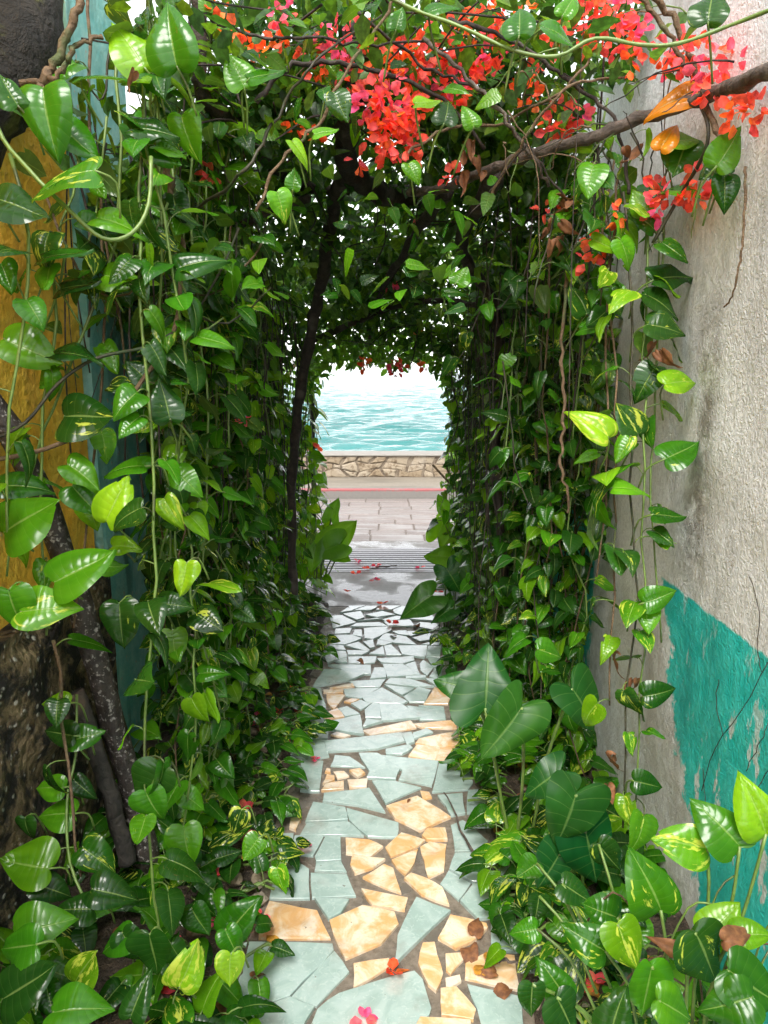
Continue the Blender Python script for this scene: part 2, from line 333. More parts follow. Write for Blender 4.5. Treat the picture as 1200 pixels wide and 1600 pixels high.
TN = [  # broken tiles of the near part, in a 2.4x enlargement whose corner is (350, 1180)
 ('g',[(95,712),(408,718),(412,742),(248,912),(20,1000),(30,960)]),('g',[(414,742),(470,820),(348,950),(254,914)]),('g',[(250,918),(340,955),(305,1010),(290,1060),(0,1060),(10,1008)]),
 ('g',[(350,965),(430,905),(560,862),(715,820),(745,850),(778,960),(770,985),(690,1060),(310,1060)]),('o',[(735,995),(925,1005),(930,1060),(700,1060)]),('o',[(812,885),(870,878),(945,965),(935,1003),(815,985)]),
 ('g',[(912,868),(1115,915),(1125,1060),(975,1060),(948,960)]),('o',[(830,845),(885,832),(890,855),(850,880),(832,875)]),('o',[(830,752),(895,748),(898,775),(850,830),(832,815)]),
 ('o',[(745,715),(790,712),(800,760),(822,830),(795,895),(765,870),(728,790)]),('o',[(905,790),(990,745),(1090,760),(1110,890),(1010,870),(903,845)]),('o',[(848,608),(985,640),(990,655),(930,708),(870,735),(802,695)]),
 ('g',[(722,542),(850,592),(640,795),(650,690)]),('o',[(395,628),(520,570),(640,595),(655,640),(590,715),(455,773),(410,680)]),('o',[(485,790),(620,770),(622,800),(485,882)]),('o',[(170,555),(350,590),(400,695),(130,695),(130,660)]),
 ('g',[(340,547),(470,552),(440,600),(392,625)]),('o',[(515,510),(690,545),(678,590),(555,570)]),('o',[(520,465),(600,415),(635,430),(665,525),(560,485)]),('o',[(675,470),(700,450),(760,470),(820,505),(845,570),(740,530)]),
 ('o',[(480,385),(605,398),(560,430),(490,453),(473,420)]),('o',[(455,318),(545,325),(597,350),(550,388),(457,375)]),('o',[(628,400),(727,360),(715,410),(680,458),(645,425)]),('o',[(605,352),(665,297),(755,325),(725,350),(625,388)]),
 ('o',[(735,350),(770,330),(835,340),(825,440),(765,468),(750,400)]),('o',[(742,310),(760,285),(830,282),(838,325),(760,325)]),('o',[(608,200),(725,162),(850,240),(735,292),(640,245)]),('o',[(735,140),(770,145),(780,165),(745,172)]),
 ('g',[(325,450),(462,455),(495,535),(330,543)]),('g',[(345,412),(440,407),(460,445),(340,440)]),('g',[(265,310),(375,312),(335,385),(250,370)]),('g',[(380,312),(437,312),(440,400),(345,405),(340,388)]),
 ('g',[(200,390),(245,388),(320,435),(322,545),(170,545)]),('g',[(285,305),(310,262),(465,255),(525,310),(450,307)]),('g',[(305,258),(335,185),(455,205),(465,250)]),('g',[(460,205),(655,260),(650,315),(540,312),(470,250)]),
 ('g',[(375,150),(545,130),(605,220),(500,195),(370,180)]),('o',[(365,140),(380,118),(450,105),(450,135)]),('o',[(463,100),(540,95),(535,125),(470,130)]),('o',[(370,115),(385,80),(415,85),(415,100)]),
 ('o',[(410,68),(450,65),(470,85),(425,95)]),('o',[(470,65),(510,58),(530,75),(500,90)]),('o',[(378,70),(385,55),(400,58),(400,72)]),('g',[(400,45),(415,5),(470,10),(530,52)]),
 ('g',[(505,0),(575,0),(662,58),(645,98),(535,92),(545,70)]),('g',[(590,5),(805,28),(780,122),(655,98),(668,62)]),('g',[(555,102),(645,104),(740,128),(605,188)]),('g',[(805,38),(910,35),(935,110),(915,135),(780,145)]),
 ('g',[(800,158),(895,150),(905,225),(850,235),(830,195)]),('g',[(850,270),(895,250),(930,270),(990,330),(960,365),(865,368)]),('g',[(865,378),(965,372),(1030,495),(930,483),(845,435)]),('g',[(842,440),(926,487),(880,552),(810,490)]),
 ('g',[(935,490),(1045,500),(1050,610),(950,622),(885,555)]),('g',[(290,25),(373,29),(358,144),(285,140)]),('o',[(250,245),(295,240),(270,290),(245,280)]),
 ('g',[(190,300),(262,300),(246,372),(180,380)]),('g',[(915,140),(990,135),(1010,215),(910,225)]),('g',[(1000,380),(1080,380),(1110,490),(1040,492)]),('g',[(60,720),(88,712),(20,960),(-60,960)]),('g',[(1000,632),(1080,630),(1100,745),(1000,735)])]
TM = [  # the far part, 3.529x enlargement whose corner is (430, 920)
 ('g',[(140,838),(275,845),(292,930),(190,952),(90,920)]),('o',[(780,860),(800,835),(1000,795),(1018,868),(905,878)]),('o',[(740,930),(785,870),(905,886),(878,950)]),('o',[(887,948),(912,888),(1020,880),(1042,950),(1000,965)]),
 ('g',[(285,850),(685,805),(702,850),(560,890),(295,905)]),('g',[(612,895),(735,870),(755,888),(700,920),(615,920)]),('g',[(694,808),(750,802),(768,852),(725,868)]),('g',[(762,802),(835,777),(868,800),(760,838)]),
 ('o',[(770,755),(985,735),(995,780),(810,772)]),('g',[(730,655),(925,680),(935,725),(800,728)]),('g',[(582,645),(700,650),(795,718),(590,735)]),('g',[(495,680),(540,642),(578,650),(580,720),(500,718)]),
 ('g',[(485,768),(505,728),(590,742),(500,768)]),('o',[(490,790),(740,737),(770,775),(530,815)]),('g',[(315,740),(465,710),(485,810),(315,785)]),('o',[(310,812),(340,797),(412,815),(380,828)]),
 ('g',[(130,770),(268,697),(290,800),(285,830),(140,832)]),('o',[(258,705),(342,670),(378,715),(270,725)]),('g',[(347,673),(395,660),(463,700),(385,713)]),('g',[(200,560),(250,558),(282,685),(165,662)]),
 ('o',[(268,565),(375,563),(372,582),(270,580)]),('o',[(285,590),(383,598),(325,675),(290,640)]),('o',[(382,630),(420,615),(462,618),(415,638)]),('g',[(420,642),(470,622),(525,642),(470,675)]),
 ('g',[(380,560),(568,555),(470,610),(388,595)]),('g',[(485,607),(590,557),(723,630),(700,642),(510,635)]),('g',[(607,542),(763,560),(700,596)]),('g',[(712,602),(790,550),(855,567),(820,630),(742,630)]),
 ('o',[(824,640),(880,552),(968,590),(950,640)]),('g',[(795,650),(925,657),(930,676),(805,655)]),('g',[(215,546),(270,457),(330,457),(480,480),(400,513)]),('o',[(305,556),(425,532),(433,546),(330,558)]),
 ('g',[(412,517),(603,508),(575,548),(450,548)]),('g',[(612,530),(640,502),(740,507),(868,545),(760,545)]),('g',[(832,507),(915,507),(930,545),(880,538)]),('g',[(300,430),(523,432),(523,478),(420,473)]),
 ('g',[(527,505),(547,447),(608,447),(610,498)]),('g',[(597,427),(700,427),(798,483),(620,493)]),('g',[(722,492),(825,487),(830,500),(724,505)]),('g',[(567,392),(760,380),(763,403),(700,420),(590,413)]),
 ('g',[(717,427),(770,409),(796,478)]),('g',[(797,425),(817,400),(873,440),(838,483),(802,455)]),('g',[(852,490),(880,447),(920,452),(915,500)]),('g',[(842,395),(900,395),(915,433),(870,438)]),
 ('g',[(405,382),(555,380),(545,413),(407,418)]),('g',[(265,365),(280,352),(385,354),(393,383),(290,413)]),('g',[(290,340),(305,314),(375,320),(388,343)]),('g',[(335,410),(393,388),(398,418)]),
 ('g',[(397,347),(518,350),(480,370),(402,370)]),('g',[(522,365),(593,324),(602,372)]),('g',[(602,324),(640,317),(693,373),(612,373)]),('g',[(682,324),(833,322),(823,386),(702,368)]),('g',[(842,327),(915,327),(905,383),(834,383)]),
 ('g',[(315,312),(330,264),(420,264),(473,282),(390,313)]),('g',[(392,320),(460,302),(518,345),(480,345)]),('g',[(487,302),(540,290),(548,330),(522,335)]),('g',[(560,315),(567,287),(643,305),(610,315)]),
 ('g',[(577,285),(605,252),(720,272),(773,315),(652,303)]),('g',[(757,275),(850,252),(908,280),(800,293)]),('g',[(810,310),(915,287),(915,318)]),('g',[(330,255),(335,227),(420,224),(410,250)]),
 ('g',[(427,262),(440,234),(475,234),(480,272)]),('g',[(492,227),(640,217),(635,240),(540,285),(497,280)]),('g',[(648,240),(720,235),(745,262),(680,256)]),('g',[(602,190),(738,177),(763,210),(622,210)]),
 ('g',[(422,213),(450,197),(570,192),(613,213)]),('g',[(300,157),(368,152),(443,190),(320,220)]),('g',[(377,147),(470,132),(488,165),(450,178)]),('g',[(502,150),(590,132),(658,150),(560,163)]),
 ('g',[(454,185),(560,170),(596,171)]),('g',[(730,240),(860,237),(800,249),(748,266)]),('g',[(772,213),(800,192),(903,202),(870,233)]),('g',[(747,173),(860,152),(903,185)]),('g',[(594,176),(670,157),(738,169),(612,186)]),
 ('g',[(405,102),(495,100),(420,125)]),('g',[(502,101),(570,101),(530,122),(440,124)]),('g',[(580,101),(690,101),(640,122),(560,122)]),('g',[(660,140),(700,105),(860,112),(860,145),(740,165)]),('g',[(650,125),(690,108),(655,138)]),('g',[(360,138),(400,112),(430,128)])]
def tile(kind, poly, h=.010, grow=1.0):
    cx = sum(p[0] for p in poly) / len(poly); cy = sum(p[1] for p in poly) / len(poly); pts = []
    area = sum(poly[i][0] * poly[(i + 1) % len(poly)][1] - poly[(i + 1) % len(poly)][0] * poly[i][1] for i in range(len(poly)))
    if area < 0: poly = poly[::-1]
    if grow != 1: poly = [(cx + (a - cx) * grow, cy + (b - cy) * grow) for a, b in poly]
    n0 = len(poly)                                   # rough broken edges: an extra jittered point per long edge
    for i in range(n0):
        a = Vector(poly[i]); b = Vector(poly[(i + 1) % n0]); pts.append(a)
        L = (b - a).length
        if L > .06:
            nrm = Vector(((b - a).y, -(b - a).x)).normalized()
            for t in ((.5,) if L < .14 else (.33, .66)): pts.append(a.lerp(b, t) + nrm * random.uniform(-.0025, .0035))
    n = len(pts); ins = []; be = .0013
    for i in range(n):
        d = Vector((cx, cy)) - pts[i]; ins.append(pts[i] + d.normalized() * min(be, d.length * .2))
    h = h + random.uniform(-.002, .003); tl = [random.uniform(-.006, .006) for _ in 'ab']
    zz = lambda q, b=0: h + tl[0] * (q.x - cx) + tl[1] * (q.y - cy) - b
    V = [(q.x - cx, q.y - cy, -.004) for q in pts] + [(q.x - cx, q.y - cy, zz(q, .0016)) for q in pts] + [(q.x - cx, q.y - cy, zz(q)) for q in ins]
    Fc = [tuple(range(2 * n, 3 * n))]
    for i in range(n):
        j = (i + 1) % n; Fc += [(i, j, n + j, n + i), (n + i, n + j, 2 * n + j, 2 * n + i)]
    o = ob('tile', mk('tile', V, Fc, 'tile_green' if kind == 'g' else 'tile_orange'), path, (cx, cy, 0)); return o
for k, poly in TN: tile(k, [tuple(G(350 + x / 2.4, 1180 + y / 2.4)[:2]) for x, y in poly])
for k, poly in TM: tile(k, [tuple(G(430 + x / 3.529, 920 + y / 3.529)[:2]) for x, y in poly], grow=1.065)
gx = [-.40, -.14, .13, .40]; gy = [-.55, -.2, .1, .4, .68, .95, 1.2, 1.47]      # the path goes on behind the viewer's feet
gp = [[(x + random.uniform(-.05, .05) * (0 < i < 3), y + random.uniform(-.07, .07) * (0 < j < 7)) for i, x in enumerate(gx)] for j, y in enumerate(gy)]
for j in range(7):
    for i in range(3):
        q = [gp[j][i], gp[j][i + 1], gp[j + 1][i + 1], gp[j + 1][i]]; c0 = (sum(a[0] for a in q) / 4, sum(a[1] for a in q) / 4)
        tile(random.choice('ggo'), [(c0[0] + (a[0] - c0[0]) * .94, c0[1] + (a[1] - c0[1]) * .95) for a in q])

# concrete apron, drain, road, kerb, sidewalk, sea wall, sea
Y1, Y2, Y3, Y4, Y5 = 5.87, 6.67, 9.40, 9.52, 10.46
for (x0, x1, y0, y1) in ((-4, 4, 4.985, Y1),):
    tag(ob('pavement', mk('pavement', *box(x0, x1, y0, y1, -.1, .002), 'concrete')), 'wet concrete apron between tiled path and drain', kind='structure')
tag(ob('pavement', mk('pavement', *box(-4, 4, Y2, Y2 + .30, -.1, .003), 'concrete')), 'concrete strip along the street side of the drain', kind='structure')
tag(ob('pavement', mk('pavement', *box(-4, -.78, Y1, Y2, -.1, .0015), 'concrete')), 'concrete beside the hedge end of the drain', kind='structure')
tag(ob('pavement', mk('pavement', *box(.78, 4, Y1, Y2, -.1, .0015), 'concrete')), 'concrete beside the wall end of the drain', kind='structure')
dr = empty('drain_grate', (0, (Y1 + Y2) / 2, 0), 'grey metal slatted drain grate set across the end of the path', 'drain')
ly = dr.location.y
ob('pit', mk('pit', *box(-.78, .78, Y1 - ly, Y2 - ly, -.16, -.10), 'drain_pit'), dr)
for (a, b, c, d) in ((-.78, .78, Y1, Y1 + .035), (-.78, .78, Y2 - .035, Y2), (-.78, -.745, Y1 + .035, Y2 - .035), (.745, .78, Y1 + .035, Y2 - .035)):
    ob('frame', mk('frame', *box(a, b, c - ly, d - ly, -.05, .006, .003), 'drain_metal'), dr)
bar_me = mk('bar', *box(-.745, .745, -.022, .022, -.045, .005, .003), 'drain_metal')
nb = 10
for i in range(nb): ob('bar', bar_me, dr, (0, Y1 + .035 + (i + .5) * (Y2 - Y1 - .07) / nb - ly, 0))
road = tag(ob('road', mk('road', *box(-9, 9, Y2 + .30, Y3, -.1, -.012), 'paver_joint')), 'paved street of rectangular greyish pink pavers', kind='structure')
y = Y2 + .31; r_ = 0
hs_ = [.30, .22, .30, .22, .30, .30, .22, .30, .22]
while y < Y3 - .08:
    hh = min(hs_[r_ % len(hs_)], Y3 - y - .008); x = -5.0 - random.uniform(0, .5)
    while x < 5.0:
        ww = random.choice([.36, .52, .52, .68])
        ob('paver', mk('paver', *box(x - (x + ww / 2) , x + ww - .016 - (x + ww / 2), -hh / 2 + .011, hh / 2 - .011, -.06, random.uniform(-.002, .004), .006), 'paver'), road, (x + ww / 2, y + hh / 2, 0)); x += ww
    y += hh; r_ += 1
tag(ob('kerb', mk('kerb', *box(-9, 9, Y3, Y4, -.1, .12, .012), 'kerb_paint')), 'concrete kerb with worn red paint', kind='structure')
tag(ob('sidewalk', mk('sidewalk', *box(-9, 9, Y4, Y5 + .3, -.1, .115), 'sidewalk')), 'pale sidewalk below the sea wall', kind='structure')
sw = empty('sea_wall', (0, Y5 + .2, .115), 'low rubble stone sea wall between sidewalk and turquoise sea', 'wall')
ob('core', mk('core', *box(-9, 9, -.19, .22, -1.6, .30), 'sea_mortar'), sw)
ob('coping', mk('coping', *box(-9, 9, -.225, .25, .30, .322, .006), 'cap_stone'), sw)
# rubble stones: jittered cells, each an irregular bulging polygon
cols_ = 44; lev = [0.0, .10, .20, .297]
gr = [[(-3.9 + 7.8 * i / cols_ + random.uniform(-.07, .07), lev[r] + (random.uniform(-.035, .035) if 0 < r < 3 else 0)) for i in range(cols_ + 1)] for r in range(4)]
for r in range(3):
    i = 0
    while i < cols_:
        st = min(random.choice([1, 1, 1, 2]), cols_ - i); poly = gr[r][i:i + st + 1] + gr[r + 1][i:i + st + 1][::-1]; i += st
        cx = sum(a[0] for a in poly) / len(poly); cz = sum(a[1] for a in poly) / len(poly); pts = []
        for k in range(len(poly)):
            a = Vector(poly[k]); b = Vector(poly[(k + 1) % len(poly)]); pts += [a, a.lerp(b, .5) + Vector((random.uniform(-.014, .014), random.uniform(-.014, .014)))]
        n = len(pts); dp = random.uniform(.006, .03); sk = random.uniform(.84, .93); V = []
        for (f, d_) in ((1.0, .02), (.94, -dp * .6), (.62, -dp)):
            for a in pts: V.append(((a.x - cx) * sk * f * random.uniform(.96, 1.03), d_ + random.uniform(-.003, .003), min(cz + (a.y - cz) * sk * f, .296)))
        Fc = [tuple(range(2 * n, 3 * n))] + [(L + k, L + (k + 1) % n, L + n + (k + 1) % n, L + n + k) for L in (0, n) for k in range(n)]
        ob('stone', mk('stone', V, Fc, 'sea_stone'), sw, (cx, -.19, 0))
# sea: real waves near the wall, one sheet to the horizon
ys = np.concatenate([np.arange(Y5 + .3, 30, .11), np.geomspace(30, 150, 230), np.geomspace(152, 5000, 70)]); SEA = -.75
V = []; nx = 260; NW = 44
ph = np.random.uniform(0, 6.28, NW); wl = np.random.uniform(.42, 2.0, NW); th = np.random.normal(0, .55, NW)
kx = 2 * np.pi / wl * np.sin(th); ky = 2 * np.pi / wl * np.cos(th)
for yv in ys:
    half = 12 + yv * .9 if yv < 122 else 12 + yv * 1.2
    xr = np.linspace(-half, half, nx)
    fade = 1.0 if yv < 110 else max(0.0, 1 - (yv - 110) / 400)
    zz = sum((np.sin(kx[i] * xr + ky[i] * yv + ph[i]) + .35 * np.sin(2 * (kx[i] * xr + ky[i] * yv + ph[i]) + 1.2)) * wl[i] * .0062 for i in range(NW)) * fade + SEA
    V += [(float(a), float(yv), float(b)) for a, b in zip(xr, zz)]
Fc = [(j * nx + i, j * nx + i + 1, (j + 1) * nx + i + 1, (j + 1) * nx + i) for j in range(len(ys) - 1) for i in range(nx - 1)]
tag(ob('sea', mk('sea', V, Fc, 'sea', True)), 'choppy turquoise sea beyond the low stone wall', kind='structure')

# ------------------------------------------------------------------ walls
XR, XL = .86, -1.04
def plaster_wall(x0, x1, y0, y1, z0, z1, n=(40, 50), amp=.008, face=-1, seed=0):
    # a slab whose visible face is slightly uneven; face -1 looks towards -X, +1 towards +X
    rs = np.random.RandomState(seed); gz = rs.normal(0, amp, (n[1] + 1, n[0] + 1))
    for _ in range(3): gz[1:-1, 1:-1] = (gz[1:-1, 1:-1] * 2 + gz[:-2, 1:-1] + gz[2:, 1:-1] + gz[1:-1, :-2] + gz[1:-1, 2:]) / 6 * 1.2
    fx, bx = (x0, x1) if face < 0 else (x1, x0); V = []; Fc = []
    for j in range(n[1] + 1):
        for i in range(n[0] + 1): V.append((fx + gz[j, i] * (1 if 0 < i < n[0] and 0 < j < n[1] else 0), y0 + (y1 - y0) * i / n[0], z0 + (z1 - z0) * j / n[1]))
    w_ = n[0] + 1
    for j in range(n[1]):
        for i in range(n[0]):
            q = (j * w_ + i, j * w_ + i + 1, (j + 1) * w_ + i + 1, (j + 1) * w_ + i); Fc.append(q if face > 0 else q[::-1])
    b = len(V); V += [(bx, y0, z0), (bx, y1, z0), (bx, y1, z1), (bx, y0, z1)]
    c = (0, n[0], n[1] * w_ + n[0], n[1] * w_)
    Fc += [(b, b + 1, b + 2, b + 3)] + [(c[k], c[(k + 1) % 4], b + (k + 1) % 4, b + k) for k in range(4)]
    return V, Fc
tag(ob('stucco_wall', mk('stucco_wall', *plaster_wall(XR, XR + .22, -1.5, 6.05, -.05, 2.8, (110, 60), .004, -1, 1), 'stucco_right', True)), 'stained white stucco wall with worn turquoise dado', 'wall')
hw = empty('house_wall', (XL, 2, 0), 'orange plastered house wall with turquoise pilaster', 'wall')
def off(VF, o): return [Vector(v) - Vector(o) for v in VF[0]], VF[1]
ob('orange_plaster', mk('orange_plaster', *off(plaster_wall(XL - .25, XL, -1.5, 2.66, .78, 3.0, (60, 50), .012, 1, 2), hw.location), 'orange_plaster', True), hw)
ob('pilaster', mk('pilaster', *off(plaster_wall(XL - .25, XL + .03, 2.665, 3.22, .0, 3.0, (12, 60), .006, 1, 3), hw.location), 'teal_plaster', True), hw)
ob('stone_base', mk('stone_base', *off(plaster_wall(XL - .25, XL + .05, -1.5, 2.655, -.05, .9, (70, 24), .035, 1, 4), hw.location), 'stone_base', True), hw)
ob('dark_backing', mk('dark_backing', *off(plaster_wall(XL - .25, XL - .02, 3.225, 3.7, -.05, 2.6, (24, 40), .008, 1, 5), hw.location), 'stone_base', True), hw)  # added dark wall piece, standing in for the shade behind the vine curtain

# ------------------------------------------------------------------ leaves
HEART = [(0, 0), (.10, -.075), (.25, -.10), (.385, -.02), (.445, .14), (.43, .34), (.345, .55), (.21, .76), (.085, .91), (0, 1.0)]
TARO = [(0, 0), (.10, -.17), (.23, -.29), (.37, -.26), (.45, -.07), (.455, .14), (.39, .38), (.27, .63), (.12, .86), (0, 1.0)]
RIB = [0, .05, .12, .2, .3, .42, .56, .72, .87, 1.0]
RIBF = [RIB[i // 2] if i % 2 == 0 else (RIB[i // 2] + RIB[i // 2 + 1]) / 2 for i in range(19)]
def blade(outline, wid=1.0, fold=.25, droop=.3, wave=.02, twist=0.0, nu=2, rows=None, seed=0, bite=0, bend=0.0, curl=0.0):
    rs = random.Random(seed); idx = rows or range(len(outline)); V = []; UV = []; RB = RIBF if len(outline) > 12 else RIB
    fr = rs.uniform(5, 9); p1 = rs.uniform(0, 6); p2 = rs.uniform(0, 6)
    us = [i / nu for i in range(-nu, nu + 1)]; asy = 1 + rs.uniform(-.13, .13)
    for i in idx:
        ox, oy = outline[i]; ry = RB[i]
        for s in us:
            a = abs(s); x = ox * wid * s; y = ry + (oy - ry) * a
            x *= 1 + .03 * math.sin(fr * ry + (p1 if s > 0 else p2))
            z = fold * abs(x) * (1 - .5 * a) - droop * y * abs(y) + wave * a * a * math.sin(fr * 1.5 * ry + (p1 if s > 0 else p2)) - .10 * a * a * ry * abs(x)
            z += twist * x * y + curl * max(0, y - .55) ** 2 * 2.2 - .12 * fold * a ** 3
            x = x * (asy if s > 0 else 2 - asy) + bend * y * y
            V.append(Vector((x, y, z))); UV.append((s * .5 + .5, RB[i]))
    w_ = len(us); Fc = []; n = len(list(idx))
    for j in range(n - 1):
        for k in range(w_ - 1): Fc.append((j * w_ + k, j * w_ + k + 1, (j + 1) * w_ + k + 1, (j + 1) * w_ + k))
    if bite:
        edge = [f for f in Fc if any(k % w_ in (0, w_ - 1) for k in f)]
        for f in rs.sample(edge, min(bite, len(edge))): Fc.remove(f)
    return V, Fc, UV
def finer(o):
    q = smooth_path([(x, y, 0) for x, y in o], 2 * (len(o) - 1)); return [(v.x, v.y) for v in q]
def leaf_mesh(name, outline, mat, pet=0.0, hang=0.0, prad=.02, **kw):
    V, Fc, UV = blade(outline, **kw); fm = [0] * len(Fc)
    if pet > 0:
        c, s = math.cos(hang), math.sin(hang); end = Vector((0, pet * .8, pet * .45))
        V = [Vector((v.x, v.y * c + v.z * s, -v.y * s + v.z * c)) + end for v in V]
        pts = smooth_path([(0, 0, 0), (0, pet * .3, pet * .35), (0, pet * .65, pet * .5), end + Vector((0, .01, -.004))], 5)
        tv, tf = tube(pts, [prad * 1.2, prad, prad, prad, prad * .9, prad * .8], 4); b = len(V)
        V += tv; UV += [(.5, 0)] * len(tv); Fc += [tuple(b + i for i in f) for f in tf]; fm += [1] * len(tf)
    return mk(name, V, Fc, [mat, 'vine_green'], True, fm, UV)
VINE_LEAF = []; VINE_LEAF_LO = []
for i in range(26):
    rs = random.Random(100 + i)
    kw = dict(pet=rs.uniform(.35, .8), hang=R(rs.uniform(-5, 72)), wid=rs.uniform(.62, 1.05), fold=rs.uniform(.1, .7), droop=rs.uniform(.0, .4), wave=rs.uniform(.0, .06), twist=rs.uniform(-.5, .5), bend=rs.uniform(-.16, .16), curl=rs.uniform(-.5, .6), seed=i)
    VINE_LEAF.append(leaf_mesh('leaf', HEART, 'pothos_leaf', nu=3, bite=rs.choice([0, 0, 0, 1, 2]), **kw))
    VINE_LEAF_LO.append(leaf_mesh('leaf', HEART, 'pothos_leaf', nu=1, rows=[0, 2, 4, 6, 8, 9], **kw))
GROUND_LEAF = []
for i in range(18):
    rs = random.Random(300 + i)
    GROUND_LEAF.append(leaf_mesh('leaf', HEART, 'pothos_leaf', pet=rs.uniform(.7, 1.3), hang=R(rs.uniform(-5, 45)), wid=rs.uniform(.72, 1.1), fold=rs.uniform(.15, .55), droop=rs.uniform(.1, .45), wave=rs.uniform(.01, .06), twist=rs.uniform(-.45, .45), bend=rs.uniform(-.14, .14), curl=rs.uniform(-.4, .4), nu=3, bite=rs.choice([0, 0, 1]), seed=i))
BLADE = [leaf_mesh('leaf', finer(HEART), 'pothos_leaf', wid=w_, fold=f, droop=d, wave=wv, twist=t, nu=4, bend=random.uniform(-.12, .12), curl=random.uniform(-.3, .4), bite=i % 2 * 2, seed=i) for i, (w_, f, d, wv, t) in enumerate(
    [(.95, .45, .3, .06, .35), (.85, .3, .1, .05, -.4), (.9, .6, .2, .07, -.1), (1.02, .34, .18, .03, .15), (.92, .5, .28, .03, -.25), (1.1, .28, .14, .045, .1), (.88, .6, .34, .02, .3), (.98, .22, .4, .045, -.3), (.75, .7, .25, .03, .2)])]
DRYB = [leaf_mesh('leaf', HEART, m_, wid=.7, fold=1.0, droop=.7, wave=.16, twist=.8, nu=3, seed=40 + i) for i, m_ in enumerate(['dry_leaf', 'dry_leaf', 'dead_yellow'])]
TBLADE = [leaf_mesh('leaf', finer(TARO), 'taro_leaf', wid=w_, fold=f, droop=d, wave=wv, twist=t, nu=4, seed=60 + i) for i, (w_, f, d, wv, t) in enumerate(
    [(1.05, .26, .16, .04, .1), (.95, .4, .2, .07, -.25), (1.1, .2, .3, .05, .15)])]

GREENS = [(.013, .074, .004), (.021, .110, .004), (.038, .155, .005), (.010, .052, .005), (.066, .19, .005), (.009, .044, .005)]
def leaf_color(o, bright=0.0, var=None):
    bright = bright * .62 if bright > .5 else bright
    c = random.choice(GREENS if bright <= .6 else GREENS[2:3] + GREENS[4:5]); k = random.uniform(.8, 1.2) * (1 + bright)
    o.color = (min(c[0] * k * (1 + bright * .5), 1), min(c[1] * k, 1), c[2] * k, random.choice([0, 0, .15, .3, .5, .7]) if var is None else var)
def frame(tip, nrm):
    y = tip.normalized(); z = (nrm - y * nrm.dot(y)).normalized(); x = y.cross(z)
    return Matrix((x, y, z)).transposed()
def put_leaf(me, parent, p, tip, nrm, size, bright=0.0, var=None, name='leaf', color=None):
    o = bpy.data.objects.new(name, me); col.objects.link(o); o.parent = parent
    M = frame(tip, nrm).to_4x4(); M = Matrix.Translation(p - parent.location) @ M @ Matrix.Scale(size, 4); o.matrix_basis = M
    if color: o.color = color
    else: leaf_color(o, bright, var)
    return o
COUNT = {'leaf': 0}
def vine(pts, label, group, out, size=(.09, .13), step=.075, spread=75, r=.0035, bright=0.0, var=None, mat='vine_green', lo=False, name='pothos_vine', keep=1.0, skip=None):
    path_ = smooth_path(pts, max(6, int(sum((Vector(pts[i + 1]) - Vector(pts[i])).length for i in range(len(pts) - 1)) / .10)), .008)
    base = path_[-1].copy(); e = empty(name, base, label, 'vine', group)
    V, Fc = tube(path_, [r * (1.1 - .4 * i / len(path_)) for i in range(len(path_))], 5, base); ob('stem', mk('stem', V, Fc, mat, True), e)
    acc = random.uniform(0, step); side = 1; n = 0
    for i in range(len(path_) - 1):
        a, b = path_[i], path_[i + 1]; L = (b - a).length; t = acc
        while t < L:
            p = a.lerp(b, t / L); t += step * random.uniform(.6, 1.5)
            if random.random() > keep or p.z < .05 or (skip and skip(p)): continue
            az = random.gauss(0, 1) * R(spread) * .6 + side * R(28); side = -side
            d = Vector((out[0], out[1], 0)).normalized(); d = Vector((d.x * math.cos(az) - d.y * math.sin(az), d.x * math.sin(az) + d.y * math.cos(az), random.gauss(-.1, .35)))
            up = Vector((random.gauss(0, .42), random.gauss(-.12, .42), 1))
            put_leaf(random.choice(VINE_LEAF_LO if lo else VINE_LEAF), e, p, d, up, random.uniform(*size) * (.8 + .25 * random.random()), bright, var); n += 1
        acc = t - L
    COUNT['leaf'] += n
    return e

def which(mat, zb):
    return {'vine_green': 'green', 'vine_dark': 'blackish', 'vine_brown': 'brown'}[mat] + ' stem ' + ('reaching the soil' if zb < .2 else 'ending above the soil')
def hang(x, y, zt, zb, n=7, wob=.075):
    pts = []; dx = random.uniform(-.10, .10); dy = random.uniform(-.3, .3)
    for i in range(n + 1):
        t = i / n; pts.append((max(-.98, min(.82, x + dx * (t - .5) + random.uniform(-wob, wob) * (.4 + t))), y + dy * (t - .5) + random.uniform(-wob, wob) * (.4 + t), zt + (zb - zt) * t))
    return pts

# ---- curtain on the orange-wall side
GL1, GL2, GL3 = 'vine strands of the curtain beside the turquoise pilaster', 'vine strands lining the hedge side of the path', 'vine strands at the street end of the hedge'
k = 0
while k < 34:
    x = -random.uniform(.56, .92); y = random.uniform(2.0, 3.15); q = px_of((x, y, 1.4))
    if q[0] < 240: continue
    zt = random.uniform(1.9, 2.6); zb = random.choice([.1, .1, .12, .3, .6]); k += 1
    mt = random.choice(['vine_green', 'vine_green', 'vine_brown'])
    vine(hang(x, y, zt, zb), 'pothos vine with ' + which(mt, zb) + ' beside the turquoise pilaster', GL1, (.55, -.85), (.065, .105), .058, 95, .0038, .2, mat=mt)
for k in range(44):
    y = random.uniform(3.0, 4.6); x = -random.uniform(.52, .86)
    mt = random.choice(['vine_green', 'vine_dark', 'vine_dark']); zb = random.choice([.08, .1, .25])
    vine(hang(x, y, random.uniform(1.5, 2.3), zb), 'lightened pothos vine with ' + which(mt, zb) + ' along the hedge', GL2, (.6, -.8), (.058, .092), .058, 95, .0036, .48, lo=True, mat=mt)  # leaf colour lifted to put more light into the tunnel interior
